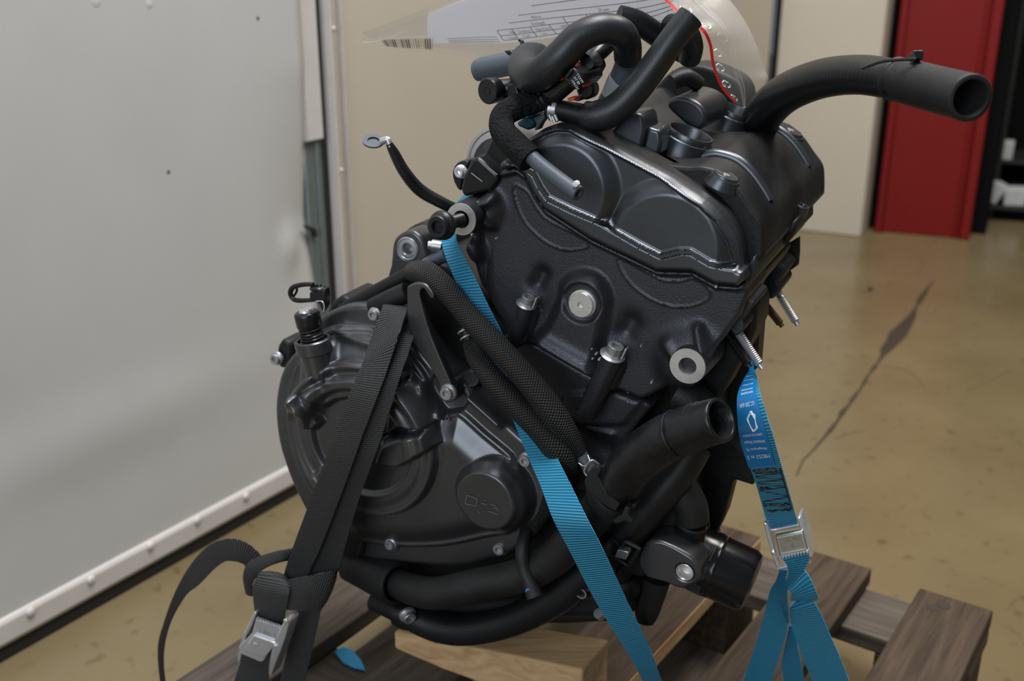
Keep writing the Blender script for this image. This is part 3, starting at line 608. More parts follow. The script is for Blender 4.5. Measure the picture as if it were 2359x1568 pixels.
for k in (0, 1):
    c = P(1072 + 6 * k, 762 + 14 * k, -.014); ax = nrm(P(1090, 805, -.018) - P(1070, 755, -.012)); lathe('wire_clip', c, ax, [(.0068, -.0007), (.0072, 0), (.0068, .0007), (.006, 0), (.0068, -.0007)], M_SHINY, E_, 20)
dr = tube('drain_hose', [(1213, 1222, -.008), (1203, 1265, -.030), (1208, 1310, -.036), (1222, 1345, -.04), (1233, 1376, -.044)], [15, 16, 16, 17, 20], M_RUBD, E_, n=20, open1=True, wall=.5)
lathe('paint_dot', P(1217, 1361, -.0470), -V, [(.0028, -.003), (.0026, .0005), (0, .0008)], mat('blue_paint', (.03, .2, .6), .5), dr, 10)
tube('fleece_hose', [(1290, 226, .022), (1240, 233, .015), (1195, 245, .005), (1160, 266, -.006), (1158, 300, -.015), (1185, 333, -.022), (1222, 368, -.026)], [16, 25, 29, 29, 30, 32, 33], M_FLEECE, E_, n=24, sub=8)
gt = tube('grey_tube', [(1215, 352, -.026), (1245, 380, -.030), (1290, 415, -.036), (1333, 446, -.042)], [17, 18, 18, 18.5], M_GREYH, E_, n=24, open1=True, wall=.42)
lathe('paint_dot', P(1326, 424, -.0462), -V, [(.0024, -.003), (.0022, .0005), (0, .0008)], M_WHITE, gt, 8)
# --- wire clip and outlet of the upper braided hose
tube('outlet_pipe', [(1330, 1030, -.018), (1345, 1058, -.018), (1368, 1092, -.018)], [15, 16, 17], M_GREYH, E_)
tube('wire_clip', [(1333, 1066, -.026), (1345, 1073, -.027), (1358, 1064, -.026), (1354, 1048, -.022)], 1.6, M_SHINY, E_, n=8)
tube('wire_clip', [(1352, 1096, -.028), (1346, 1083, -.028), (1362, 1060, -.028), (1378, 1068, -.024), (1384, 1076, -.02)], 2.4, M_SHINY, E_, n=8)
# --- coolant hoses along the bottom
tube('coolant_pipe', [(1425, 1118, -.028), (1385, 1165, -.024), (1335, 1225, -.022), (1270, 1290, -.022), (1190, 1328, -.024), (1100, 1346, -.026), (1010, 1366, -.026), (955, 1358, -.020), (915, 1342, -.012)], [44, 45, 43, 42, 40, 38, 38, 36, 34], M_RUBD, E_, n=28)
tube('water_pump_socket', [(805, 1304, -.004), (845, 1318, -.010), (905, 1340, -.014), (918, 1345, -.016)], [33, 40, 50, 50], M_DARK, E_, n=28, open1=True, wall=.2, deep=.01)
plate('water_pump_housing', [(790, 1265), (830, 1250), (870, 1275), (885, 1245), (905, 1235), (930, 1255), (925, 1290), (900, 1330), (850, 1330), (800, 1340), (780, 1310)], .0, .05, M_DARK, E_, bev=.006, seg=3, sm=2)
plate('pump_rib', [(832, 1240), (840, 1245), (836, 1275), (825, 1285), (822, 1280)], -.012, .02, M_DARK, E_, bev=.002)
tube('coolant_hose', [(958, 1424, -.004), (1010, 1444, -.004), (1080, 1450, -.004), (1180, 1428, -.002), (1275, 1380, .0), (1345, 1320, .004), (1400, 1268, .008), (1440, 1225, .010), (1500, 1158, .014), (1558, 1090, .022), (1600, 1025, .03)], [33, 35, 36, 37, 40, 42, 44, 46, 46, 45, 42], M_RUB, E_, n=28)
pn = tube('lower_pipe', [(862, 1385, .006), (905, 1402, .0), (965, 1428, -.002)], [22, 25, 33], M_DARK, E_)
tube('pipe_band', [(918, 1406, .0), (938, 1414, .0), (952, 1420, .0)], [34, 37, 34], M_PLAS, E_)
bolt(940, 1416, -.018, 15, nrm(A * .75 - V * .6 - Z * .2), name='clamp_screw')
oh = tube('radiator_hose', [(1395, 1152, -.030), (1425, 1112, -.034), (1470, 1058, -.040), (1530, 1014, -.046), (1595, 986, -.050), (1662, 966, -.056)], [50, 54, 57, 57, 55, 53], M_SCUFF2, E_, n=32, open1=True, wall=.2, deep=.04)
for k, (x, y, r) in enumerate(((1607, 980, 54.5), (1620, 977, 54), (1560, 998, 56.5))):
    c = P(x, y, -.050); ax = nrm(P(1662, 966, -.056) - P(1595, 986, -.050)); s = r * mpp(c); lathe('hose_ring', c, ax, [(s * .99, -.0012), (s * 1.015, 0), (s * .99, .0012)], M_RUB, oh, 32)
# hose clamps: spring band with raised tongue and ears
def clamp(x, y, v, ax, rpx, wpx, m=M_RUBD):
    c = P(x, y, v); s = mpp(c); R, w = rpx * s, wpx * s
    o = lathe('hose_clamp', c, ax, [(R * .96, -w), (R, -w), (R * 1.03, -w * .8), (R * 1.03, w * .8), (R, w), (R * .96, w)], m, E_, 40); return o, c, R, w
axh = nrm(P(1470, 1058, -.040) - P(1395, 1152, -.030))
o, c, R, w = clamp(1408, 1143, -.031, axh, 57, 18)
sd = nrm(np.cross(axh, FW)); tw = nrm(np.cross(axh, sd)); tw = tw if tw @ FW < 0 else -tw
plate('clamp_band', [(1352, 1092), (1362, 1078), (1376, 1072), (1384, 1082), (1378, 1098), (1388, 1120), (1405, 1142), (1428, 1160), (1418, 1178), (1395, 1166), (1368, 1146), (1352, 1130), (1345, 1110)], -.0525, -.048, M_RUBD, o, bev=.001)
plate('clamp_ear', [(1408, 1198), (1432, 1186), (1440, 1165), (1450, 1170), (1446, 1186), (1460, 1198), (1456, 1208), (1440, 1200), (1418, 1208)], -.052, -.042, M_RUBD, o, bev=.0012)
plate('clamp_ear', [(1438, 1168), (1460, 1160), (1466, 1166), (1450, 1178)], -.045, -.036, M_RUBD, o, bev=.001)
axg = nrm(P(1500, 1158, .014) - P(1400, 1268, .008))
o, c, R, w = clamp(1424, 1240, .009, axg, 50, 20, M_PLAS)
fr = [P(x, y, -.016) for x, y in ((1440, 1246), (1474, 1262), (1448, 1302), (1418, 1284), (1440, 1246))]
Vs, Fs, uv = tube_g(np.vstack([np.linspace(fr[i], fr[i + 1], 5)[:-1] for i in range(4)] + [fr[4][None]]), .0022, 8); mk('clamp_frame', Vs, Fs, M_DARK, o, recalc=False)
box('clamp_lug', P(1436, 1272, -.018), A * .005, nrm(Z + A * .3) * .0045, V * .004, M_BOLT, o, bev=.001)
# --- lower right: elbow, mount ear, oil filter
tube('elbow_hose', [(1530, 1105, .03), (1565, 1125, .03), (1590, 1165, .03), (1596, 1200, .03)], [40, 42, 40, 38], M_RUBD, E_, n=26)
tube('elbow_pipe', [(1596, 1196, .032), (1590, 1235, .036), (1575, 1290, .04)], [34, 33, 32], M_DARK, E_, n=24)
c = P(1596, 1200, .03); lathe('elbow_lip', c, nrm(P(1575, 1290, .04) - c), [(38 * mpp(c), -.002), (40 * mpp(c), 0), (38 * mpp(c), .002)], M_RUBD, E_, 28)
EA2 = [(1480, 1262), (1500, 1246), (1530, 1249), (1586, 1278), (1607, 1299), (1613, 1321), (1604, 1342), (1586, 1350), (1567, 1356), (1522, 1338), (1490, 1330), (1470, 1300)]
ear = plate_hole('lower_mount_ear', EA2, 1577, 1318, 20, .0, .03, M_COVER, E_, bev=.0025, sm=3)
cyl('mount_eye', 1577, 1318, -.0006, 20, [(1.05, -.05), (1.0, .02), (.9, -.1), (.86, -1.2), (.5, -1.3), (0, -1.3)], M_ALU, par=ear)
plate('sump_bracket', [(1440, 1290), (1480, 1276), (1512, 1285), (1505, 1300), (1490, 1320), (1476, 1332), (1455, 1325), (1440, 1345), (1400, 1340)], .005, .04, M_DARK, E_, bev=.005, sm=2)
tube('sump_boss', [(1512, 1330, .03), (1500, 1370, .028), (1490, 1410, .024), (1486, 1432, .022)], [34, 32, 28, 20], M_DARK, E_, n=20)
tube('sump_bolt', [(1352, 1358, .0), (1340, 1366, -.008)], [14, 13], M_DARK, E_); cyl('sump_ring', 1339, 1367, -.010, 13, [(1, -.2), (1, .1), (.75, .1), (.7, -.4), (0, -.4)], M_BOLT)
tube('drain_plug', [(1385, 1418, .0), (1378, 1412, -.004)], 12, M_BOLT, E_)
tube('drain_plug', [(1010, 1470, .01), (1012, 1481, .008)], [11, 9], M_BOLT, E_)
plate('sump', [(1000, 1390), (1300, 1370), (1460, 1330), (1480, 1380), (1400, 1430), (1290, 1430), (1100, 1440), (1000, 1440)], .012, .1, M_DARK, E_, bev=.01, seg=3)
fa, fb = P(1606, 1284, .07), P(1732, 1341, .07); s = mpp(fa); fx = nrm(fb - fa); fl_ = np.linalg.norm(fb - fa)
filt = lathe('oil_filter', fa, fx, [(70 * s, -.02), (76 * s, -.01), (77 * s, fl_ * .30), (75 * s, fl_ * .34), (76 * s, fl_ * .38)], mat('filter_black_gloss', (.007, .007, .008), .2), E_, 48)
lathe('filter_cup', fa, fx, [(76 * s, fl_ * .38), (74 * s, fl_ * .42), (73 * s, fl_ * .9), (66 * s, fl_ * 1.0), (50 * s, fl_ * 1.03), (0, fl_ * 1.03)], filt.data.materials[0], filt, 44)
M_FTXT = mat('filter_print', (.045, .045, .045), .6)
fe = nrm(np.cross(fx, V)); fe = fe if fe[2] < 0 else -fe
for r in range(7):
    random.seed(r); t = -1.1 + r * .0
    for k in range(9):
        a = -1.0 + k * .22; n_ = -FW * 1.0; rad = nrm(-V * cos(a) + fe * sin(a)); x0 = fl_ * (.02 + .04 * r)
        ln = .010 * random.uniform(.5, 1)
        p = fa + fx * x0 + rad * (77.3 * s); td = nrm(np.cross(fx, rad))
        if k % 3 != 2: box('print_line', p, fx * .0006, td * ln * .45, rad * .0001, M_FTXT, filt, bev=0)
# --- dark front of the engine, exhaust studs
plate('front_cover', [(1600, 905), (1650, 880), (1690, 850), (1720, 760), (1748, 690), (1752, 720), (1742, 850), (1712, 880), (1703, 930), (1708, 1000), (1690, 1015), (1735, 1062), (1737, 1120), (1690, 1105), (1668, 1190), (1650, 1230), (1600, 1220), (1560, 1100), (1540, 1000)], .10, .125, M_DARK, E_, bev=.004)
tube('front_pipe', [(1648, 1150, .11), (1650, 1200, .11), (1652, 1240, .11)], [8, 8, 8], M_DARK, E_)
plate('front_web', [(1640, 800), (1700, 740), (1735, 690), (1740, 760), (1690, 860), (1640, 940), (1570, 960), (1540, 930), (1600, 880)], .05, .10, M_DARK, E_, bev=.005, sm=2)
plate('port_backing', [(1440, 905), (1560, 870), (1650, 855), (1655, 960), (1560, 1080), (1420, 1110)], .065, .10, M_DARK, E_, bev=.004)
tube('exhaust_port', [(1560, 905, .03), (1600, 930, .03), (1630, 960, .03)], [50, 48, 40], M_DARK, E_)
fb1 = plate('stud_boss', [(1669, 722), (1708, 681), (1724, 690), (1738, 701), (1724, 718), (1710, 733), (1717, 750), (1711, 764), (1693, 774), (1676, 752)], .022, .07, M_CAST, E_, bev=.004, sm=2)
fb2 = plate('stud_boss', [(1738, 658), (1756, 630), (1779, 591), (1795, 605), (1812, 626), (1793, 648), (1800, 661), (1791, 679), (1770, 692), (1756, 668)], .16, .21, M_CAST, E_, bev=.004, sm=2)
def stud(a, b, v, r, m, va=0):
    p, q = P(*a, v), P(*b, v - .004); L = np.linalg.norm(q - p); ax = nrm(q - p); s = r * mpp(p); n = max(6, int(L / .0019)); pr = [(s * .95, -.006)]
    for i in range(n): h = L * .86 * i / n; pr += [(s * .88, h), (s * 1.02, h + L * .86 / n * .5)]
    pr += [(s * .9, L * .87), (s * .62, L * .89), (s * .62, L), (s * .5, L), (s * .42, L * .93), (0, L * .93)]
    return lathe('exhaust_stud', p, ax, pr, m, E_, 16)
stud((1798, 684), (1838, 748), .19, 10, M_STEEL); stud((1757, 694), (1803, 752), .175, 9.5, M_BRASS)
stud((1702, 768), (1756, 848), .034, 11, M_STEEL); stud((1684, 782), (1728, 846), .046, 10.5, M_BOLTBLK)
plate('port_block', [(1722, 640), (1760, 600), (1800, 540), (1830, 505), (1834, 530), (1815, 560), (1785, 590), (1760, 640), (1735, 690)], .12, .15, M_DARK, E_, bev=.004)
cyl('copper_plug', 1740, 690, .12, 9, [(1, -1), (1, 0), (.8, .3), (0, .3)], M_BRASS, n=6)
fg = plate('rubber_flag', [(1776, 584), (1800, 570), (1842, 545), (1842, 580), (1839, 610), (1814, 628), (1800, 606)], .205, .209, M_GASK, E_, bev=.0006)
# eyelet on the far front edge, seam lips along the head
p = P(1849, 474, .16); s = mpp(p); lathe('eyelet', p, CYL, [(18 * s, -24 * s), (18 * s, 0), (16 * s, 2 * s), (11 * s, 2 * s), (10 * s, 0), (10 * s, -20 * s), (0, -20 * s)], M_PAINT, E_, 28)
plate('eyelet_arm', [(1800, 505), (1838, 476), (1850, 495), (1840, 502), (1800, 530)], .158, .172, M_PAINT, E_, bev=.003)
lipa = [P(1728, 556, .02), P(1736, 590, .02), P(1738, 650, .02)]
Vs, Fs = prism([P(1700, 640, .02), P(1737, 590, .02), P(1740, 598, .02), P(1741, 640, .02), P(1715, 662, .02)], V * .225); mk('cover_flange', Vs, Fs, M_PAINT, E_, bev=.003)
Vs, Fs = prism([P(1700, 660, .03), P(1733, 632, .03), P(1735, 648, .03), P(1712, 672, .03)], V * .2); mk('head_gasket_edge', Vs, Fs, M_DARK, E_, bev=.002)
# --- thermostat hose to the right
M_RIBR = uvmath(mat('ribbed_rubber', (.0065, .007, .0085), .38, spec=.5), lambda M, x, y: M('SINE', M('ADD', M('MULTIPLY', y, 2 * pi / .0042), M('MULTIPLY', x, 2 * pi))), .00025, .25)
rh = tube('thermostat_hose', [(1740, 300, .24), (1768, 252, .21), (1815, 212, .17), (1890, 182, .12), (1975, 172, .08), (2055, 182, .055), (2110, 193, .044)], [44, 45, 45, 45, 45, 46, 47], M_RIBR, E_, n=32, sub=10)
eh = tube('hose_cuff', [(2062, 182, .056), (2105, 192, .042), (2170, 209, .018), (2237, 226, -.010)], [47, 51, 53, 55], M_RUBD, E_, n=36, open1=True, wall=.24, deep=.05)
axc = nrm(P(2105, 192, .042) - P(2062, 182, .056))
for x, y, r in ((2070, 184, 49.5), (2063, 182, 49)):
    c = P(x, y, .054); s = r * mpp(c); lathe('hose_fold', c, axc, [(s * .96, -.003), (s * 1.03, 0), (s * .96, .003)], M_RUBD, eh, 36)
tie = P(2110, 128, .045); box('cable_tie_head', P(2111, 129, .036), RT * .0035, nrm(UP) * .003, FW * .004, M_PLAS, eh, bev=.0006)
q = [P(1985, 158, .03), P(2030, 142, .03), P(2080, 137, .03), P(2110, 136, .03)]; Vs, Fs, uv = tube_g(cat(q, 5), .0012, 8); mk('cable_tie_tail', Vs, Fs, M_PLAS, eh, recalc=False)
# --- top left: foam hoses, injectors, throttle body
tube('foam_hose', [(1240, 128, .085), (1215, 132, .06), (1205, 152, .035), (1215, 172, .012), (1245, 170, -.004), (1290, 132, -.006), (1335, 86, .0), (1385, 66, .008), (1426, 74, .018), (1444, 100, .030), (1446, 132, .040)], [28, 33, 36, 38, 39, 38, 36, 35, 35, 33, 32], M_FOAM, E_, n=30, sub=9)
tube('vent_hose', [(1446, 120, .038), (1442, 150, .046), (1428, 188, .05), (1404, 240, .055), (1395, 270, .06)], [26, 27, 28, 29, 29], M_GREYH, E_, n=26)
tube('tape_wrap', [(1431, 180, .05), (1424, 196, .051), (1414, 220, .053)], [29.5, 30, 30.5], M_TAPE, E_, n=26)
tube('foam_hose', [(1348, 266, .014), (1375, 268, .014), (1420, 250, .016), (1465, 206, .02), (1510, 148, .026), (1552, 88, .032), (1592, 38, .04)], [33, 36, 36, 34, 33, 32, 32], M_FOAM, E_, n=30, sub=8)
tube('rubber_sleeve', [(1262, 250, .014), (1300, 256, .014), (1352, 268, .014)], [22, 24, 27], M_RUB, E_, n=24)
c = P(1279, 253, .014); axs = nrm(P(1300, 256, .014) - P(1262, 250, .014)); s = 25 * mpp(c)
bc = lathe('band_clamp', c, axs, [(s, -.0035), (s * 1.05, -.003), (s * 1.05, .003), (s, .0035)], M_STEEL, E_, 30)
for k, (x, y) in enumerate(((1268, 270), (1275, 274), (1281, 270))): tube('clamp_screw', [(x - 3, y - 6, -.008), (x + 3, y + 8, -.008)], 3.5, M_STEEL, bc, n=8)
tube('foam_hose', [(1425, 38, .10), (1470, 52, .11), (1520, 85, .125), (1565, 112, .135), (1590, 128, .14)], [26, 27, 27, 28, 24], M_FOAM, E_, n=24)
tube('hose_elbow', [(1545, 60, .12), (1575, 72, .11), (1592, 105, .12), (1588, 135, .13)], [28, 30, 28, 26], M_FOAM, E_, n=24)
tube('air_hose', [(1096, 164, .07), (1108, 161, .07), (1120, 157, .07), (1215, 138, .07)], [23, 25, 27, 28], M_GREYH, E_, n=26, open0=True, wall=.3)
tube('hose_pipe', [(1195, 92, .07), (1203, 98, .07), (1205, 125, .07)], [3, 5, 5], M_PLAS, E_, n=10)
plate('hose_tab', [(1160, 117), (1176, 116), (1186, 124), (1184, 133), (1168, 126)], .05, .056, M_PLAS, E_, bev=.001)
ic = cyl('rail_cap', 1123, 210, .02, 30, [(.8, -1.2), (.97, -.9), (1.0, -.8), (1.0, -.06), (.92, .04), (.32, .04), (.31, .0), (.27, .0), (.26, .05), (0, .05)], M_PLAS, ax=nrm(-V - A * .25), n=36)
tube('fuel_rail', [(1130, 208, .035), (1175, 205, .04), (1260, 190, .05), (1330, 175, .06)], [26, 24, 22, 22], M_PLAS, E_, n=20)
plate('rail_bracket', [(1168, 195), (1188, 190), (1200, 230), (1225, 250), (1190, 262), (1166, 235)], .02, .045, M_PLAS, E_, bev=.0015)
plate('rail_bracket', [(1195, 205), (1240, 200), (1262, 222), (1240, 245), (1205, 240)], .015, .04, M_DARK, E_, bev=.003)
inj = tube('injector', [(1248, 238, .010), (1262, 226, .010), (1270, 218, .010), (1284, 206, .010), (1312, 182, .010)], [20, 21, 25, 26, 26], M_PLAS, E_, n=24)
for x, y in ((1252, 234), (1262, 226)):
    c = P(x, y, .010); ai = nrm(P(1312, 182, .01) - P(1248, 238, .01)); s = 24.5 * mpp(c); lathe('o_ring', c, ai, [(s * .85, -.001), (s, 0), (s * .85, .001)], M_RUB, inj, 24)
cb = plate('connector', [(1296, 180), (1318, 153), (1340, 172), (1344, 186), (1325, 208), (1308, 196)], -.012, .03, M_PLAS, E_, bev=.0015)
plate('connector_rib', [(1300, 176), (1314, 158), (1320, 163), (1306, 182)], -.015, -.012, M_PLAS, cb, bev=.0008)
tx = [P(1327, 172, -.0125), P(1337, 186, -.0125)]; ex = nrm(tx[1] - tx[0]) * .0027; ey = nrm(np.cross(-V, ex)) * .0027
for k, t in enumerate(('TYXW', 'D7 89', '>PA12<')): text_on(t, P(1327 - 6 * k, 172 + 6.5 * k, -.0123), ex, ey, M_WHITE, cb, 'lettering')
for px in ([(1275, 181), (1284, 172), (1298, 174), (1297, 183), (1288, 187), (1278, 184)], [(1302, 148), (1310, 141), (1320, 150), (1330, 158), (1338, 172), (1336, 176), (1326, 164), (1314, 156)], [(1338, 192), (1342, 190), (1346, 198), (1342, 203)], [(1305, 226), (1325, 224), (1322, 232), (1308, 233)]):
    plate('orange_clip', px, -.004, .012, M_RED, E_, bev=.001)
plate('connector', [(1316, 140), (1332, 128), (1345, 140), (1350, 162), (1362, 158), (1368, 150), (1358, 128), (1344, 120)], .01, .03, M_PLAS, E_, bev=.0015)
plate('connector', [(1336, 125), (1350, 128), (1366, 140), (1372, 158), (1360, 178), (1344, 180), (1330, 158)], .02, .045, M_DARK, E_, bev=.002)
tube('connector_boot', [(1350, 140, .03), (1372, 128, .035), (1395, 105, .045), (1410, 90, .05)], [15, 19, 21, 20], M_PLAS, E_, n=20)
cyl('round_connector', 1352, 206, .03, 22, [(1, -1), (1, .3), (.8, .5), (0, .5)], M_PLAS)
for px, v in (([(1188, 284), (1205, 272), (1225, 268), (1235, 280), (1228, 296), (1215, 300), (1195, 292)], .03), ([(1213, 266), (1230, 262), (1232, 268), (1216, 272)], .028), ([(1322, 232), (1338, 218), (1343, 215), (1338, 226), (1332, 234)], .025)): plate('teal_connector', px, v, v + .02, M_TEAL, E_, bev=.002)
plate('grey_lever', [(1228, 272), (1250, 262), (1258, 268), (1245, 285), (1238, 300), (1230, 300), (1236, 285)], .02, .03, M_GREYH, E_, bev=.001)
# throttle body
tc_ = P(1150, 383, .060); s = mpp(tc_); ta = nrm(-A * .12 + Z * .06 - V)
tb = lathe('throttle_body', tc_, ta, [(93 * s, -.03), (94 * s, -.006), (92 * s, 0), (84 * s, .001), (82 * s, -.0005), (81 * s, .001), (70 * s, .004), (66 * s, .004), (64 * s, -.02), (0, -.02)], M_SATIN, E_, 56)
plate('sensor_bracket', [(1114, 362), (1138, 310), (1170, 336), (1185, 352), (1160, 400), (1140, 400)], .012, .04, M_PLAS, E_, bev=.0015)
sen = plate('throttle_sensor', [(1064, 446), (1060, 438), (1066, 408), (1085, 368), (1100, 360), (1144, 398), (1150, 412), (1130, 440), (1068, 454)], .002, .035, M_PLAS, E_, bev=.003, seg=3)
for a, b in (((1102, 366), (1146, 402)), ((1086, 398), (1112, 418))):
    engrave([a, b], .0012, .0005, M_BOLT, sen)
plate('sensor_ear', [(1046, 420), (1042, 395), (1052, 376), (1068, 370), (1080, 376), (1066, 408), (1060, 440)], .012, .03, M_PLAS, E_, bev=.003, sm=2)
bolt(1062, 395, .010, 13, nrm(-V - A * .2), bolt_mesh('pan_screw', M_SHINY, 1.25, .8), 'pan_screw')
# ground cable with ring terminal
tube('ground_cable', [(1060, 486, .06), (1020, 468, .05), (968, 438, .04), (932, 396, .03), (908, 352, .025), (896, 330, .022)], [13, 14, 15, 14, 12, 8], M_PLAS, E_, n=16, sub=8)
p = P(860, 325, .022); s = mpp(p); rax = nrm(Z * .75 - FW * .42 + A * .1)
rt = lathe('ring_terminal', p, rax, [(14 * s, -.0007), (25 * s, -.0007), (25 * s, .0007), (14 * s, .0007), (14 * s, -.0007)], M_TERM, E_, 32)
tube('terminal_neck', [(880, 325, .022), (888, 322, .022), (894, 322, .022), (899, 338, .022)], [9, 8, 7, 7], M_STEEL, rt, n=12)
# paint chips on the castings
M_CHIP = mat('bare_metal_chip', (.42, .42, .42), .5, .3)
random.seed(3)
for x, y in ((1363, 803), (1372, 816), (1380, 828), (1364, 826), (1395, 866), (1341, 911), (1419, 892), (1476, 797), (1649, 661), (1446, 903), (1446, 925), (1480, 909), (1500, 881), (1142, 549)):
    v = -.0015 if y < 890 else .014
    n = 6; r0 = random.uniform(.0006, .0013); c = P(x, y, v)
    pts = [c + A * r0 * random.uniform(.5, 1.2) * cos(k * 2 * pi / n) + Z * r0 * random.uniform(.5, 1.4) * sin(k * 2 * pi / n) for k in range(n)]
    mk('paint_chip', *prism(pts, V * .004), M_CHIP, E_, smooth=False)
# ------------------------------------------------------------------ webbing
def ribbon(name, rows, m, par=None, th=.0014, nx=6, sub=8, bulge=0, base=None):   # rows: (left x, y, right x, y, v left, v right)
    rows = [r if len(r) == 6 else (*r, r[4]) for r in rows]
    L = cat([P(r[0], r[1], r[4]) for r in rows], sub); R = cat([P(r[2], r[3], r[5]) for r in rows], sub); n = len(L)
    mid = (L + R) / 2; t = np.gradient(mid, axis=0); t /= np.linalg.norm(t, axis=1)[:, None]; wv = R - L
    N = np.cross(t, wv); N /= np.linalg.norm(N, axis=1)[:, None]; N[(N @ FW) > 0] *= 1
    if np.mean(N @ FW) > 0: N = -N
    ln = np.concatenate([[0], np.cumsum(np.linalg.norm(np.diff(mid, axis=0), axis=1))])
    def surf(i, u, o):                                              # fractional row, across, offset
        i = min(max(i, 0), n - 1.001); k = int(i); f = i - k
        g = lambda a: a[k] * (1 - f) + a[min(k + 1, n - 1)] * f
        return g(L) + (g(R) - g(L)) * u + g(N) * (o + bulge * (1 - (2 * u - 1) ** 2))
    Vs = []; Fs = []; uv = []; W = nx + 1
    for side in (1, -1):
        for i in range(n):
            for j in range(W): Vs.append(surf(i, j / nx, side * th / 2 * (.55 if j in (0, nx) else 1)))
    for s in (0, 1):
        for i in range(n - 1):
            for j in range(nx):
                a = s * n * W + i * W + j; f = [a, a + 1, a + W + 1, a + W]; q = [(j / nx, ln[i]), ((j + 1) / nx, ln[i]), ((j + 1) / nx, ln[i + 1]), (j / nx, ln[i + 1])]
                if s: f, q = f[::-1], q[::-1]
                Fs.append(f); uv += q
    o_ = n * W
    for i in range(n - 1):
        for j in (0, nx):
            a, b = i * W + j, (i + 1) * W + j; f = [a, b, o_ + b, o_ + a] if j == 0 else [b, a, o_ + a, o_ + b]; Fs.append(f); uv += [(j / nx, ln[i])] * 4
    for i in (0, n - 1):
        for j in range(nx):
            a = i * W + j; f = [a + 1, a, o_ + a, o_ + a + 1] if i == 0 else [a, a + 1, o_ + a + 1, o_ + a]; Fs.append(f); uv += [(j / nx, ln[i])] * 4
    o = mk(name, Vs, Fs, m, par, uv=uv, recalc=False, ang=70, base=base); return o, surf, n, ln
M_BLUE = uvmath(mat('blue_ribbed_webbing', (.02, .24, .5), .42, spec=.5), lambda M, x, y: M('MULTIPLY', M('POWER', M('ABSOLUTE', M('SINE', M('MULTIPLY', y, pi / .0026))), .7), M('ADD', .8, M('MULTIPLY', .2, M('SINE', M('MULTIPLY', x, 260))))), .0020, 1., ((.004, .15, .46), (.10, .70, 1.0)))  # ramp darkens the grooves between ribs, painting in their shade
M_BLUES = mat('blue_label', (.006, .16, .42), .3)
M_BLACKW = uvmath(mat('black_woven_webbing', (.01, .01, .011), .5), lambda M, x, y: M('MULTIPLY', M('POWER', M('ABSOLUTE', M('SINE', M('ADD', M('MULTIPLY', y, pi / .0021), M('MULTIPLY', x, 5)))), 2.0), M('POWER', M('ABSOLUTE', M('SINE', M('ADD', M('MULTIPLY', x, pi * 17), M('MULTIPLY', y, pi / .0042)))), 2.0)), .0014, 1., ((.001, .001, .0012), (.21, .21, .215)))
# blue strap over the left of the engine
ST1 = empty('tie_down_strap', PZ(1500, 1600, .144), 'blue ribbed tie-down strap running diagonally across the front of the engine', 'strap', 'blue tie-down straps')
ribbon('webbing', [(1165, 372, 1175, 420, .10), (1120, 398, 1140, 440, .085), (1070, 448, 1105, 462, .065), (1040, 480, 1085, 500, .045), (1018, 520, 1058, 528, .022), (1017, 553, 1051, 549, .0), (1024, 584, 1063, 576, -.007), (1036, 615, 1077, 606, -.010), (1049, 645, 1093, 637, -.011), (1063, 674, 1110, 672, -.012), (1083, 706, 1126, 706, -.013), (1108, 768, 1154, 762, -.013), (1138, 850, 1190, 840, -.014), (1168, 929, 1219, 919, -.020), (1193, 994, 1254, 985, -.032), (1219, 1057, 1283, 1052, -.042), (1246, 1119, 1316, 1118, -.055), (1274, 1194, 1356, 1200, -.066), (1311, 1265, 1386, 1258, -.060), (1373, 1385, 1442, 1378, -.035), (1450, 1510, 1500, 1500, .0), (1482, 1568, 1525, 1568, .03), (1530, 1660, 1570, 1655, .09)], M_BLUE, ST1)
# black strap: two strands, knot, loose tail, buckle
ST2 = empty('tie_down_strap', PZ(640, 1600, .144), 'black woven tie-down strap with a knot and small cam buckle left of the clutch cover', 'strap')
ribbon('webbing', [(882, 700, 940, 706, -.008), (879, 713, 937, 718, -.020), (846, 805, 920, 766, -.040), (836, 835, 897, 838, -.050), (808, 900, 867, 920, -.060), (775, 986, 837, 998, -.064), (748, 1063, 813, 1066, -.066), (712, 1160, 776, 1165, -.064), (675, 1260, 738, 1262, -.060), (655, 1320, 705, 1335, -.056), (640, 1390, 690, 1400, -.054)], M_BLACKW, ST2)
ribbon('webbing', [(915, 745, 958, 750, -.008), (900, 775, 951, 782, -.028), (870, 850, 928, 850, -.046), (836, 935, 903, 930, -.054), (815, 1000, 880, 1005, -.058), (795, 1060, 858, 1064, -.060), (760, 1160, 824, 1160, -.058), (728, 1255, 794, 1262, -.054), (706, 1330, 772, 1335, -.050), (688, 1395, 742, 1400, -.052), (679, 1420, 735, 1425, -.053), (646, 1568, 703, 1568, -.058), (632, 1630, 690, 1630, -.062)], M_BLACKW, ST2)
ribbon('strap_wrap', [(664, 1338, 655, 1402, -.054), (672, 1332, 664, 1404, -.068), (720, 1324, 700, 1406, -.072), (768, 1314, 738, 1400, -.062), (778, 1312, 744, 1398, -.048)], M_BLACKW, ST2, bulge=.002)
ribbon('strap_wrap', [(676, 1262, 670, 1290, -.048), (640, 1268, 648, 1294, -.058), (600, 1280, 618, 1305, -.066), (570, 1298, 598, 1320, -.070), (560, 1328, 582, 1345, -.070), (566, 1366, 584, 1372, -.062)], M_BLACKW, ST2, bulge=.001)
ribbon('strap_knot', [(625, 1318, 668, 1340, -.058), (602, 1318, 668, 1345, -.070), (583, 1348, 666, 1368, -.076), (584, 1382, 661, 1392, -.074), (588, 1425, 655, 1428, -.068), (580, 1450, 645, 1455, -.062)], M_BLACKW, ST2, bulge=.003)
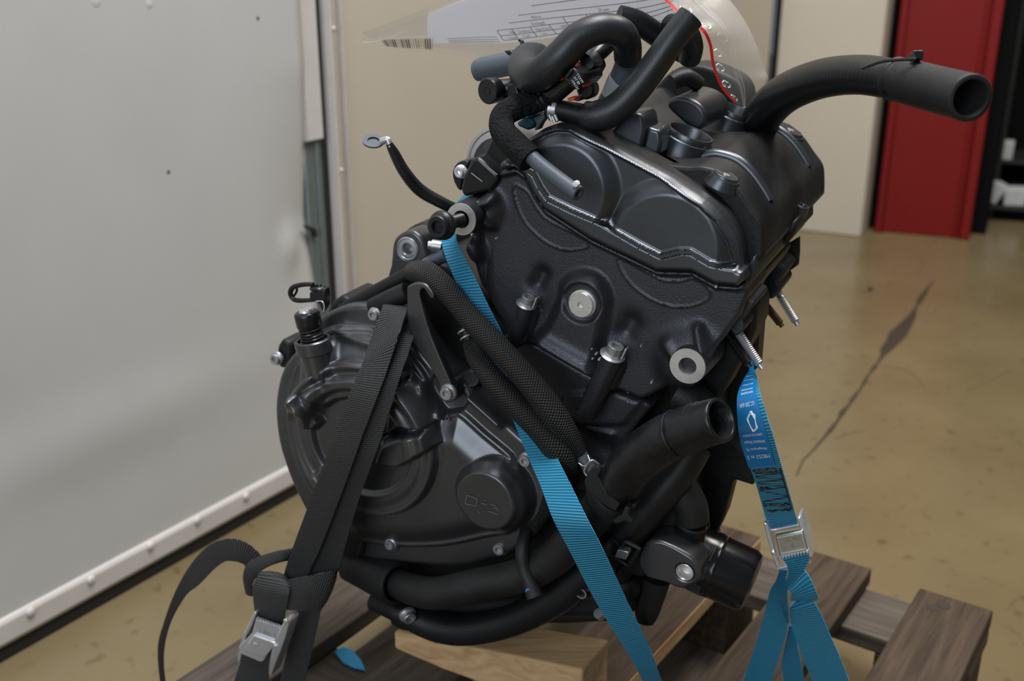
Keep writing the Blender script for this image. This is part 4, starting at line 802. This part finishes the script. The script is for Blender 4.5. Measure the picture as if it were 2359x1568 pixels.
ribbon('strap_tail', [(592, 1330, 566, 1340, -.050), (606, 1290, 566, 1306, -.052), (580, 1258, 555, 1296, -.054), (548, 1242, 538, 1292, -.056), (515, 1242, 518, 1293, -.058), (476, 1260, 492, 1312, -.060), (438, 1302, 459, 1346, -.062), (404, 1362, 428, 1372, -.062), (378, 1432, 394, 1432, -.062), (364, 1490, 378, 1498, -.062), (369, 1568, 381, 1568, -.062), (385, 1640, 398, 1640, -.064)], M_BLACKW, ST2)
ribbon('webbing', [(570, 1470, 632, 1478, -.060), (556, 1520, 618, 1530, -.058), (540, 1568, 618, 1568, -.060), (520, 1640, 600, 1640, -.064)], M_BLACKW, ST2)
bk = plate('buckle_lever', [(589, 1426), (647, 1446), (640, 1462), (628, 1488), (606, 1522), (600, 1525), (553, 1505), (549, 1490), (580, 1458)], -.080, -.0775, M_SHINY, ST2, bev=.0009, seg=2)
plate('lever_press', [(583, 1462), (634, 1480), (626, 1494), (608, 1516), (562, 1500), (570, 1482)], -.083, -.080, M_SHINY, bk, bev=.0012)
for k in range(10):
    a = k / 9; plate('tooth', [(590 + 54 * a, 1423 + 19.5 * a), (594 + 54 * a, 1424.5 + 19.5 * a), (593 + 54 * a, 1430 + 19.5 * a), (588 + 54 * a, 1428 + 19.5 * a)], -.0805, -.0778, M_SHINY, bk, bev=0)
cyl('rivet', 588, 1484, -.083, 5.5, [(1, -.2), (1, .1), (.6, .3), (0, .3)], M_SHINY, par=bk, n=14)
plate('buckle_cheek', [(655, 1426), (664, 1427), (666, 1434), (656, 1470), (645, 1500), (623, 1558), (618, 1552), (625, 1500), (633, 1478)], -.084, -.068, M_SHINY, ST2, bev=.001)
plate('buckle_cheek', [(586, 1408), (590, 1412), (580, 1440), (566, 1466), (558, 1500), (550, 1528), (546, 1520), (551, 1488), (559, 1462)], -.078, -.062, M_SHINY, ST2, bev=.001)
cyl('hinge_pin', 634, 1488, -.085, 5, [(1, -1), (1, .1), (.5, .4), (0, .4)], M_SHINY, par=ST2, n=14)
cyl('hinge_pin', 658, 1430, -.085, 6, [(1, -1), (1, .1), (.5, .4), (0, .4)], M_SHINY, par=ST2, n=14)
ex = nrm(P(634, 1464, -.0806) - P(600, 1452, -.0806)) * .0068; ey = nrm(np.cross(-V, ex)) * .0068 ; ey = ey if ey[2] > 0 else -ey
text_on('1 INLI B', P(597, 1456, -.0803), ex * .9, ey, M_STEEL, bk, 'stamped_text', .0002)
# right-hand blue strap with label and cam buckle
ST3 = empty('tie_down_strap', PZ(1830, 1600, .144), 'blue tie-down strap with printed label and cam buckle at the right of the engine', 'strap', 'blue tie-down straps')
rows = [(1724, 800, 1732, 800, .075), (1729, 846, 1737, 846, .052), (1712, 883, 1746, 876, .022), (1701, 916, 1751, 905, .0), (1702, 972, 1767, 958, -.008), (1709, 1018, 1784, 1013, -.006), (1727, 1074, 1799, 1067, .006), (1745, 1125, 1816, 1125, .026), (1770, 1215, 1838, 1205, .060)]
web, surf, n, ln = ribbon('webbing', rows, M_BLUE, ST3)
# label sheet lying on the strap
i0, i1 = 8 * 1.0, 8 * 6.0
lv = []; lf = []; lu = []; NI, NJ = 40, 6
for o in (.0015, .0011):
    for i in range(NI + 1):
        for j in range(NJ + 1):
            ii = i0 + (i1 - i0) * i / NI; lv.append(surf(ii, -.02 + (.86 if ii > 22 else .86 + .14 * (22 - ii) / 12) * j / NJ, o))
for s_ in (0, 1):
    for i in range(NI):
        for j in range(NJ): a = s_ * (NI + 1) * (NJ + 1) + i * (NJ + 1) + j; f = [a, a + 1, a + NJ + 2, a + NJ + 1]; lf.append(f if s_ == 0 else f[::-1])
lab = mk('label_patch', lv, lf, M_BLUES, ST3, recalc=False)
def text_strap(t, i_base, u0, u1, hgt, m=M_WHITE):                 # printed upside down: baseline towards the engine
    Vs, Fs = text_geo(t); w = max(Vs[:, 0].max(), 1e-3); h = max(Vs[:, 1].max(), .5); row = (ln[min(int(i_base) + 1, n - 1)] - ln[int(i_base)]) 
    q = np.array([surf(i_base + y / h * hgt / row, u1 + (u0 - u1) * x / w, .0019) for x, y, _ in Vs]); mk('lettering', q, Fs, m, lab, smooth=False, recalc=False)
for t, y, u0, u1, hg in (('MB253 m 3', 47.0 - 3.0, .06, .76, .0042), ('Allungamento 7%', 41.7, .10, .74, .0026), ('SHF50daN/S.TF40daN', 39.2, .10, .74, .0026), ('CARICO DI LAVORO', 36.8, .10, .72, .0022), ('LC 250 daN', 26.6, .12, .70, .0030), ('NON SOLLEVARE', 23.0, .15, .72, .002), ('LE NON SOLLEVARE', 21.4, .15, .72, .002), ('EN 12195-2', 18.4, .15, .72, .0028), ('SHF 50 daN PES', 15.6, .12, .75, .0018), ('POLIESTERE', 13.4, .12, .75, .0018)): text_strap(t, y, u0, u1, hg)
def strap_line(pts, w, m, par, o=.0019):
    q = np.array([surf(i, u, o) for i, u in pts]); Vs, Fs = [], []
    for a, b in zip(q[:-1], q[1:]):
        d_ = nrm(np.cross(b - a, FW)) * w; k = len(Vs); Vs += [a + d_, b + d_, b - d_, a - d_]; Fs.append([k, k + 1, k + 2, k + 3])
    return mk('emblem' if par is lab else 'stitching', Vs, Fs, m, par, smooth=False)
strap_line([(30.2, .50), (30.6, .62), (35.0, .60), (36.0, .46), (31.5, .34), (29.3, .52), (31.8, .60)], .0007, M_WHITE, lab)
M_STITCH = mat('black_thread', (.006, .006, .007), .6)
random.seed(5); z = []
for r in range(9):
    i = 49.5 + r * 1.15; z += [(i + random.uniform(-.2, .2), .06 + .05 * random.random()), (i + .9, .90)] if r % 2 == 0 else [(i, .92), (i + .8, .10)]
strap_line(z, .0005, M_STITCH, web, .0013)
for i, a, b in ((49.2, .06, .84), (50.2, .12, .9), (55.4, .08, .45), (59.0, .08, .9), (60.0, .12, .94)):
    strap_line([(i + random.uniform(-.25, .25), a + (b - a) * k / 9) for k in range(10)], .0009, M_STITCH, web, .0013)
strap_line([(49 + k, .93 + .02 * (k % 2)) for k in range(12)], .0006, M_STITCH, web, .0013)
# buckle: cheeks, bar, lever plate with frame and teeth
plate('buckle_cheek', [(1758, 1202), (1768, 1206), (1776, 1232), (1786, 1270), (1797, 1310), (1789, 1308), (1776, 1274), (1762, 1222)], .048, .066, M_SHINY, ST3, bev=.001)
plate('buckle_cheek', [(1836, 1190), (1844, 1193), (1856, 1226), (1872, 1276), (1871, 1284), (1863, 1284), (1850, 1236), (1840, 1210)], .048, .066, M_SHINY, ST3, bev=.001)
tube('buckle_bar', [(1768, 1222, .058), (1804, 1216, .058), (1842, 1208, .058)], 5, M_SHINY, ST3, n=12)
tube('buckle_bar', [(1792, 1308, .062), (1830, 1300, .062), (1866, 1292, .062)], 5, M_SHINY, ST3, n=12)
bl = plate('buckle_lever', [(1785, 1233), (1849, 1221), (1862, 1270), (1796, 1284)], .046, .050, mat('matte_zinc', (.6, .58, .52), .38, 1, .1, 400), ST3, bev=.001)
fr = [(1792, 1238), (1846, 1228), (1856, 1264), (1800, 1275), (1792, 1238)]
for a, b in zip(fr[:-1], fr[1:]): tube('lever_rim', [(*a, .0455), ((a[0] + b[0]) / 2, (a[1] + b[1]) / 2, .0455), (*b, .0455)], 1.8, M_SHINY, bl, n=8)
for k in range(10):
    a = k / 9; x, y = 1797 + 62 * a, 1284 - 12 * a; plate('tooth', [(x - 2.5, y - 2), (x + 2.5, y - 3), (x + .5, y + 6)], .045, .049, M_SHINY, bl, bev=0)
ex = nrm(P(1848, 1244, .0455) - P(1806, 1252, .0455)) * .0048; ey = nrm(np.cross(-V, ex)) * .0048; ey = ey if ey[2] > 0 else -ey
M_STAMP = mat('stamped_grey', (.38, .37, .34), .5, .6)
text_on('CITALYO', P(1806, 1250, .0456), ex, ey, M_STAMP, bl, 'stamped_text'); text_on('II', P(1824, 1262, .0456), ex, ey, M_STAMP, bl, 'stamped_text')
cyl('hinge_pin', 1781, 1273, .047, 6, [(1, -1), (1, .1), (.5, .4), (0, .4)], M_SHINY, par=ST3, n=14)
# strands below the buckle
ribbon('webbing', [(1800, 1284, 1862, 1272, .056), (1812, 1300, 1864, 1288, .058), (1816, 1320, 1846, 1322, .060), (1806, 1345, 1818, 1352, .060), (1796, 1366, 1814, 1372, .062), (1795, 1386, 1815, 1388, .066), (1804, 1410, 1817, 1418, .074), (1810, 1430, 1818, 1436, .085)], M_BLUE, ST3)
ribbon('webbing', [(1796, 1312, 1815, 1312, .066), (1788, 1335, 1808, 1345, .070), (1773, 1363, 1806, 1385, .078), (1760, 1417, 1815, 1432, .090), (1739, 1489, 1806, 1480, .105), (1712, 1568, 1777, 1568, .125), (1690, 1640, 1752, 1645, .145)], M_BLUE, ST3)
ribbon('webbing', [(1816, 1356, 1850, 1308, .070), (1822, 1365, 1866, 1330, .064), (1822, 1376, 1882, 1366, .066), (1822, 1382, 1884, 1380, .076), (1828, 1380, 1868, 1384, .082)], M_BLUE, ST3)
ribbon('webbing', [(1822, 1392, 1850, 1368, .084), (1820, 1402, 1872, 1384, .078), (1820, 1418, 1890, 1410, .082), (1823, 1440, 1906, 1448, .092), (1835, 1475, 1917, 1472, .102), (1853, 1523, 1934, 1510, .115), (1872, 1568, 1957, 1568, .13), (1900, 1640, 1985, 1640, .15)], M_BLUE, ST3)
ribbon('webbing', [(1818, 1440, 1830, 1440, .105), (1808, 1490, 1838, 1490, .12), (1800, 1530, 1846, 1530, .13), (1806, 1568, 1852, 1568, .14), (1806, 1640, 1856, 1640, .16)], M_BLUE, ST3)
# short end of blue strap lying in the pallet gap
p = [PZ(x, y, .1235) for x, y in ((770, 1502), (792, 1492), (812, 1500), (832, 1522), (842, 1545), (816, 1540), (790, 1528))]
o = mk('strap_end', *prism(p, Z * .002), mat('blue_webbing_end', (.02, .36, .72), .45, 0, .5, 500), base=p[0], bev=.0006); tag(o, 'short end of blue strap lying in the gap between pallet boards under the black strap', 'strap')
# ------------------------------------------------------------------ pallet and wooden block
def wood(name, c1, c2, ax_scale, rough=.7):
    m = bpy.data.materials.new(name); m.use_nodes = True; nt = m.node_tree; b = bs(m); b.inputs['Roughness'].default_value = rough; b.inputs['Specular IOR Level'].default_value = .25
    tc = nt.nodes.new('ShaderNodeTexCoord'); oi = nt.nodes.new('ShaderNodeObjectInfo'); ad = nt.nodes.new('ShaderNodeVectorMath'); ad.operation = 'MULTIPLY_ADD'
    mp = nt.nodes.new('ShaderNodeMapping'); mp.inputs['Scale'].default_value = ax_scale; nt.links.new(tc.outputs['Object'], mp.inputs['Vector'])
    cb = nt.nodes.new('ShaderNodeCombineXYZ'); mu = nt.nodes.new('ShaderNodeMath'); mu.operation = 'MULTIPLY'; mu.inputs[1].default_value = 40
    nt.links.new(oi.outputs['Random'], mu.inputs[0]); nt.links.new(mu.outputs[0], cb.inputs[2])
    a2 = nt.nodes.new('ShaderNodeVectorMath'); a2.operation = 'ADD'; nt.links.new(mp.outputs['Vector'], a2.inputs[0]); nt.links.new(cb.outputs[0], a2.inputs[1])
    n1 = nt.nodes.new('ShaderNodeTexNoise'); n1.inputs['Scale'].default_value = 1; n1.inputs['Detail'].default_value = 7; n1.inputs['Distortion'].default_value = .8; nt.links.new(a2.outputs[0], n1.inputs['Vector'])
    r = nt.nodes.new('ShaderNodeValToRGB'); r.color_ramp.elements[0].position = .3; r.color_ramp.elements[1].position = .72
    r.color_ramp.elements[0].color = (*c1, 1); r.color_ramp.elements[1].color = (*c2, 1); nt.links.new(n1.outputs['Fac'], r.inputs['Fac']); nt.links.new(r.outputs['Color'], b.inputs['Base Color'])
    bp = nt.nodes.new('ShaderNodeBump'); bp.inputs['Strength'].default_value = .35; bp.inputs['Distance'].default_value = .002; nt.links.new(n1.outputs['Fac'], bp.inputs['Height']); nt.links.new(bp.outputs['Normal'], b.inputs['Normal'])
    nt.nodes.remove(ad); return m
M_WOOD = wood('weathered_pallet_wood', (.035, .022, .014), (.085, .057, .037), (9, 120, 120))
M_WOODG = wood('grey_pallet_wood', (.055, .043, .034), (.13, .105, .083), (9, 120, 120))
M_PINE = wood('fresh_pine', (.48, .28, .13), (.74, .51, .28), (12, 90, 90))
M_KNOT = mat('dark_wood_knot', (.03, .018, .012), .7)
BD = nrm(A3(.568, .823, 0)); BW = nrm(A3(.823, -.568, 0)); BQ = A3(.487, 1.113, 0)
def BP(a, b, z): return BQ + BD * a + BW * b + Z * z
PAL = empty('wooden_pallet', BP(-.4, -.25, 0), 'weathered brown wooden pallet standing on the concrete floor under the engine', 'pallet')
def plank(name, a0, a1, b0, b1, z0, z1, m, along=True, bev=.002):
    c = BP((a0 + a1) / 2, (b0 + b1) / 2, (z0 + z1) / 2); L, S = (a1 - a0) / 2, (b1 - b0) / 2
    me_ = box(name, A3(0, 0, 0), RT * (L if along else S), A3(0, 1, 0) * (S if along else L), Z * (z1 - z0) / 2, m, None, bev)
    me_.parent = PAL; xa = BD if along else BW; ya = A3(-xa[1], xa[0], 0)
    me_.matrix_local = Matrix(((xa[0], ya[0], 0, 0), (xa[1], ya[1], 0, 0), (0, 0, 1, 0), (0, 0, 0, 1))); me_.location = tuple(c - org(PAL)); return me_
ZT, TK = .144, .022
for b0, b1, a0, a1, m in ((0, .083, -1.05, 0, M_WOOD), (-.139, -.060, -1.05, .009, M_WOOD), (-.290, -.201, -1.05, .004, M_WOOD), (-.432, -.352, -1.05, .006, M_WOODG), (-.592, -.512, -1.05, -.002, M_WOODG)):
    bd = plank('deck_board', a0, a1, b0, b1, ZT - TK, ZT, m)
    if b0 == -.290:                                                 # freshly sawn edge
        bd.data.materials.append(M_PINE)
        for pl_ in bd.data.polygons:
            if pl_.normal.y < -.9: pl_.material_index = 1
for a0, a1 in ((-.095, -.003), (-.56, -.46), (-1.05, -.95)):
    plank('cross_board', a0, a1, -.592, .083, ZT - 2 * TK, ZT - TK - .0005, M_WOODG, along=False)
for a0, a1 in ((-.095, -.003), (-.56, -.46), (-1.05, -.95)):
    for b0, b1 in ((-.02, .08), (-.30, -.20), (-.59, -.50)): plank('foot_block', a0, a1, b0, b1, TK, ZT - 2 * TK, M_WOOD)
for b0, b1 in ((-.02, .08), (-.30, -.20), (-.59, -.50)): plank('skid_board', -1.05, 0, b0, b1, 0, TK - .0005, M_WOODG)
for x, y in ((1905, 1287), (2150, 1400), (2175, 1395), (1840, 1275), (660, 1490)):
    p = PZ(x, y, ZT); lathe('wood_knot' if x > 2140 or x == 660 else 'nail_head', p, Z, [(.008 if x > 2140 else .0035, -.001), (.007 if x > 2140 else .003, .0006), (0, .0007)], M_KNOT, PAL, 12)
# pine block under the sump
zt = .205
T = [PZ(907, 1454, zt), PZ(1342, 1542, zt), PZ(1403, 1472, zt), PZ(985, 1400, zt)]
Bt = [PZ(905, 1497, .186), None, None, None]
Vs = T + [T[0] - Z * .020, T[1] - Z * .060, T[2] - Z * .060, T[3] - Z * .030]
mid_t, mid_b = T[0] + (T[1] - T[0]) * .26, T[0] + (T[1] - T[0]) * .26 - Z * .034
Vs = [T[0], mid_t, T[1], T[2], T[3]] + [T[0] - Z * .021, mid_b, T[1] - Z * .0605, T[2] - Z * .0605, T[3] - Z * .03]
Fs = [(0, 1, 2, 3, 4), (9, 8, 7, 6, 5), (0, 5, 6, 1), (1, 6, 7, 2), (2, 7, 8, 3), (3, 8, 9, 4), (4, 9, 5, 0)]
o = mk('support_block', Vs, Fs, M_PINE, base=(T[0] + T[1] + T[2]) / 3 - Z * .06, bev=.0025, smooth=False)
tag(o, 'pale pine wood block wedged between engine sump and pallet', 'wood block')
# ------------------------------------------------------------------ document pouch above the engine
def sheet_mat(name, col, alpha, rough=.25):
    m = mat(name, col, rough, alpha=alpha, spec=.5); return m
M_FILM = mat('clear_plastic_film', (.75, .74, .72), .2, alpha=.14, bump=.15, bscale=18, bdist=.004)
M_FILM2 = mat('milky_plastic_film', (.6, .59, .57), .22, alpha=.25, bump=.25, bscale=30, bdist=.004)
M_PAPER = mat('white_paper', (.50, .50, .54), .7)
def translucent(m, f, col):                                         # sheet that lets light through from behind
    nt = m.node_tree; t = nt.nodes.new('ShaderNodeBsdfTranslucent'); t.inputs[0].default_value = (*col, 1); mx = nt.nodes.new('ShaderNodeMixShader'); mx.inputs[0].default_value = f
    out = nt.nodes['Material Output']; nt.links.new(bs(m).outputs[0], mx.inputs[1]); nt.links.new(t.outputs[0], mx.inputs[2]); nt.links.new(mx.outputs[0], out.inputs[0])
translucent(M_PAPER, .38, (.55, .55, .6))
M_SEAM = mat('film_weld', (.6, .58, .54), .3, alpha=.45)
M_INK = mat('grey_ink', (.09, .09, .10), .6)
M_REDZ = mat('red_zip_line', (.75, .03, .02), .4)
POU = empty('document_pouch', P(1700, 235, .12), 'clear plastic document pouch with red zip line and printed paper lying over the engine', 'pouch')
def grid_sheet(name, rows, m, par, sub=6, off=0):                   # rows of (x, y, v) control points, Catmull both ways
    G_ = np.array([cat([P(*p) for p in r], sub) for r in rows]); G_ = np.array([cat(G_[:, j], sub) for j in range(G_.shape[1])]).transpose(1, 0, 2)
    a, b, _ = G_.shape
    N = np.cross(np.gradient(G_, axis=0), np.gradient(G_, axis=1)); N /= np.linalg.norm(N, axis=2)[:, :, None] + 1e-9
    if np.mean(N @ FW) > 0: N = -N
    if off: G_ = G_ + N * off
    Fs = [[i * b + j, i * b + j + 1, (i + 1) * b + j + 1, (i + 1) * b + j] for i in range(a - 1) for j in range(b - 1)]
    o = mk(name, G_.reshape(-1, 3), Fs, m, par, recalc=False, ang=80) if m else None
    def S(s, t, h=0):
        x, y = np.clip(s, 0, .9999) * (a - 1), np.clip(t, 0, .9999) * (b - 1); i, j = int(x), int(y); fx_, fy_ = x - i, y - j
        lerp = lambda Q: (Q[i, j] * (1 - fx_) + Q[i + 1, j] * fx_) * (1 - fy_) + (Q[i, j + 1] * (1 - fx_) + Q[i + 1, j + 1] * fx_) * fy_
        return lerp(G_) + lerp(N) * h
    return o, S
# main part: lower edge row first, then up and out of the frame
LOW = [(832, 94, .20), (900, 112, .195), (985, 120, .19), (1060, 128, .185), (1130, 145, .18), (1230, 128, .17), (1350, 100, .16), (1470, 78, .15), (1560, 60, .14), (1630, 55, .13)]
MIDR = [(835, 91, .195), (930, 72, .17), (1030, 60, .155), (1120, 50, .145), (1200, 40, .14), (1290, 30, .135), (1390, 18, .13), (1470, 8, .125), (1560, -4, .12), (1620, -10, .115)]
TOPR = [(838, 88, .19), (960, 40, .145), (1070, 0, .12), (1160, -35, .105), (1230, -65, .10), (1310, -90, .095), (1400, -110, .09), (1480, -125, .085), (1560, -135, .08), (1610, -140, .08)]
_, S1 = grid_sheet('film', [LOW, MIDR, TOPR], M_FILM, POU)
# back film and paper inside
grid_sheet('film', [LOW, MIDR, TOPR], M_FILM2, POU, off=-.006)
PL = [(985, 106, .180), (1100, 104, .175), (1180, 104, .165), (1300, 88, .157), (1400, 74, .150), (1500, 60, .143), (1560, 30, .130)]
PM = [(982, 72, .165), (1070, 58, .150), (1150, 46, .142), (1260, 32, .136), (1370, 20, .131), (1470, 8, .125), (1555, -8, .119)]
PT = [(985, 38, .140), (1080, 0, .118), (1165, -35, .104), (1240, -65, .099), (1330, -90, .094), (1440, -112, .087), (1560, -130, .081)]
pap, S2 = grid_sheet('paper', [PL, PM, PT], M_PAPER, POU, off=-.003)
def ink(pts, w, par=pap, m=M_INK, h=.0006, S=None, name='printed_line'):
    S = S or S2; q = np.array([S(a, b, h) for a, b in pts]); Vs, Fs = [], []
    for a, b in zip(q[:-1], q[1:]):
        d_ = nrm(np.cross(b - a, FW)) * w; k = len(Vs); Vs += [a + d_, b + d_, b - d_, a - d_]; Fs.append([k, k + 1, k + 2, k + 3])
    return mk(name, Vs, Fs, m, par, smooth=False, recalc=False)
def row(s, a, b, n=14): return [(s, a + (b - a) * k / n) for k in range(n + 1)]
for s_, a, b in ((.10, .30, .62), (.20, .30, .97), (.30, .30, .98), (.40, .36, .98), (.50, .40, .98), (.60, .45, .98), (.68, .45, .98)): ink(row(s_, a, b), .0003)
for t_ in (.30, .36, .42, .48, .54, .62, .80): ink([(.10 + .2 * k / 6 + (.1 if t_ > .5 else 0), t_) for k in range(7)], .0003)
def ptext(t, s0, t0, ws, hs, S=S2, par=pap, m=M_INK, h=.0007):
    Vs, Fs = text_geo(t); w = max(Vs[:, 0].max(), 1e-3)
    q = np.array([S(s0 + y * hs, t0 + x / w * ws, h) for x, y, _ in Vs]); mk('lettering', q, Fs, m, par, smooth=False, recalc=False)
for i, (t, s0, t0, ws) in enumerate((('Mail', .22, .345, .02), ('Denteron', .22, .375, .04), ('Agerhyre', .22, .43, .045), ('Emlogd', .32, .43, .04), ('Marca', .42, .44, .03), ('SE001-0001', .12, .50, .05), ('SAB0-00-2', .22, .51, .05), ('Antonina', .32, .66, .05), ('20 aem', .42, .67, .04), ('Spanska', .52, .82, .05), ('Intgr', .12, .33, .03), ('Teil', .12, .38, .02), ('Nr', .12, .44, .015))): ptext(t, s0, t0, ws, .07)
for s_ in (.18, .06, .12): ink(row(s_, .08, .28, 8), .00025)
# barcode sticker on the film
random.seed(11); tcur = .075
stk = [S1(s_, t_, .0006) for s_, t_ in ((.02, .065), (.02, .30), (.26, .22), (.26, .085))]
for k in range(22):
    wd = random.choice((.0002, .0004, .0007)); tcur += .0065
    ink([(.10, tcur + .012), (.30, tcur - .012)], wd, POU, mat('barcode_ink', (.16, .14, .10), .6) if k == 0 else bpy.data.materials['barcode_ink'], .0008, S1, 'barcode_bar')
ink([(.34, .055), (.35, .10), (.34, .25)], .0003, POU, M_SEAM, .0008, S1, 'sticker_edge')
# welded seam along the tip
ink([(.5 * k / 10, .012 + .1 * k / 10) for k in range(11)] , .0006, POU, M_SEAM, .0004, S1, 'welded_seam')
# zip strip falling over the right side
ZL = [(1500, -30, .10), (1560, 30, .085), (1612, 66, .08), (1632, 100, .085), (1640, 150, .09), (1660, 200, .10), (1692, 236, .115)]
ZM = [(1560, -40, .12), (1612, 15, .11), (1660, 62, .10), (1680, 110, .105), (1690, 160, .11), (1706, 205, .12), (1712, 246, .13)]
ZR = [(1620, -45, .15), (1676, -5, .145), (1720, 55, .14), (1745, 110, .14), (1762, 160, .145), (1768, 190, .145), (1722, 248, .14)]
zf, S3 = grid_sheet('zip_flap', [ZL, ZM, ZR], M_FILM2, POU)
ink([(.04, k / 30) for k in range(31)], .0012, POU, M_REDZ, .0007, S3, 'red_line')
for s_, w_ in ((.50, .0016), (.56, .0008)):
    q = [S3(s_, k / 24, .001) for k in range(25)]; Vs, Fs, uv = tube_g(q, w_ * .7, 8); mk('zip_bead', Vs, Fs, M_FILM, POU, recalc=False)
def recycle(t):
    for pts in ([(.12, t), (.20, t - .022), (.28, t - .006)], [(.30, t + .004), (.29, t + .026), (.22, t + .034)], [(.17, t + .034), (.10, t + .026), (.11, t + .008)]): ink(pts, .0005, POU, M_WHITE, .0009, S3, 'recycling_mark')
    ptext('04', .16, t + .003, .018, .07, S3, POU, M_WHITE, .0009)
for t in (.16, .31, .55, .66, .79, .91): recycle(t)
hole = [S3(.40 + .10 * cos(a), .42 + .035 * sin(a), .0012) for a in np.linspace(0, 2 * pi, 25)]; Vs, Fs, uv = tube_g(hole, .0006, 6); mk('hang_hole', Vs, Fs, M_FILM, POU, recalc=False)
# ------------------------------------------------------------------ things in the dark opening
M_BOXW = mat('dull_white_carton', (.42, .43, .42), .7, var=.12, vscale=30)
M_SHELF = mat('dark_shelf_steel', (.008, .0075, .007), .6)
q0 = R2 + RN * .0 + dk * .35
SH = empty('storage_shelf', q0 + RD * .6, 'dark steel storage shelf inside the dark opening behind the red post', 'shelf')
def on_wall(x, y): return PP(x, y, q0, RN)
zs = [on_wall(2300, 372)[2], on_wall(2300, 462)[2]]
for zz, f0 in zip(zs, (.04, -.08)): box('shelf_board', q0 + RD * .62 + dk * ((f0 + .28) / 2) + Z * (zz - .008), RD * .6, dk * ((.28 - f0) / 2), Z * .006, M_SHELF, SH)
box('shade_panel', q0 + RD * .62 + dk * .29 + Z * .75, RD * .62, dk * .008, Z * .75, M_VOID, SH)  # dark panel added so the opening behind the shelf stays black
box('shelf_board', q0 + RD * .62 + dk * .12 + Z * .05, RD * .6, dk * .16, Z * .05, M_VOID, SH)  # dark box added down to the floor to black out the opening
for t in (.04, 1.2):
    for d_ in (-.03, .27): box('upright', q0 + RD * t + dk * d_ + Z * .75, RD * .015, dk * .015, Z * .75, M_SHELF, SH)
def carton(x, y, w, h, lab_, rot=0, zz=None, fd=.075):
    p = on_wall(x, y); s = mpp(p); hx, hz = w * s / 2, h * s / 2; e1 = RD * cos(rot) + Z * sin(rot); e2 = Z * cos(rot) - RD * sin(rot)
    if zz is not None: p = p + Z * (zz + abs(e1[2]) * hx + abs(e2[2]) * hz - p[2])
    o = box('white_carton', A3(0, 0, 0), e1 * hx, dk * .03, e2 * hz, M_BOXW, None, .004); o.location = tuple(p + dk * fd); tag(o, lab_, 'box', 'pale parts on the dark shelf')
carton(2306, 340, 54, 42, 'pale white carton alone on the upper dark shelf behind the red post', 0, zs[0] - .002)
carton(2292, 424, 40, 46, 'tilted pale carton on the lower dark shelf nearest the red post', -.45, zs[1] - .002, -.04)
carton(2344, 418, 46, 40, 'upright pale carton on the lower dark shelf at the picture edge', .04, zs[1] - .002, -.04)
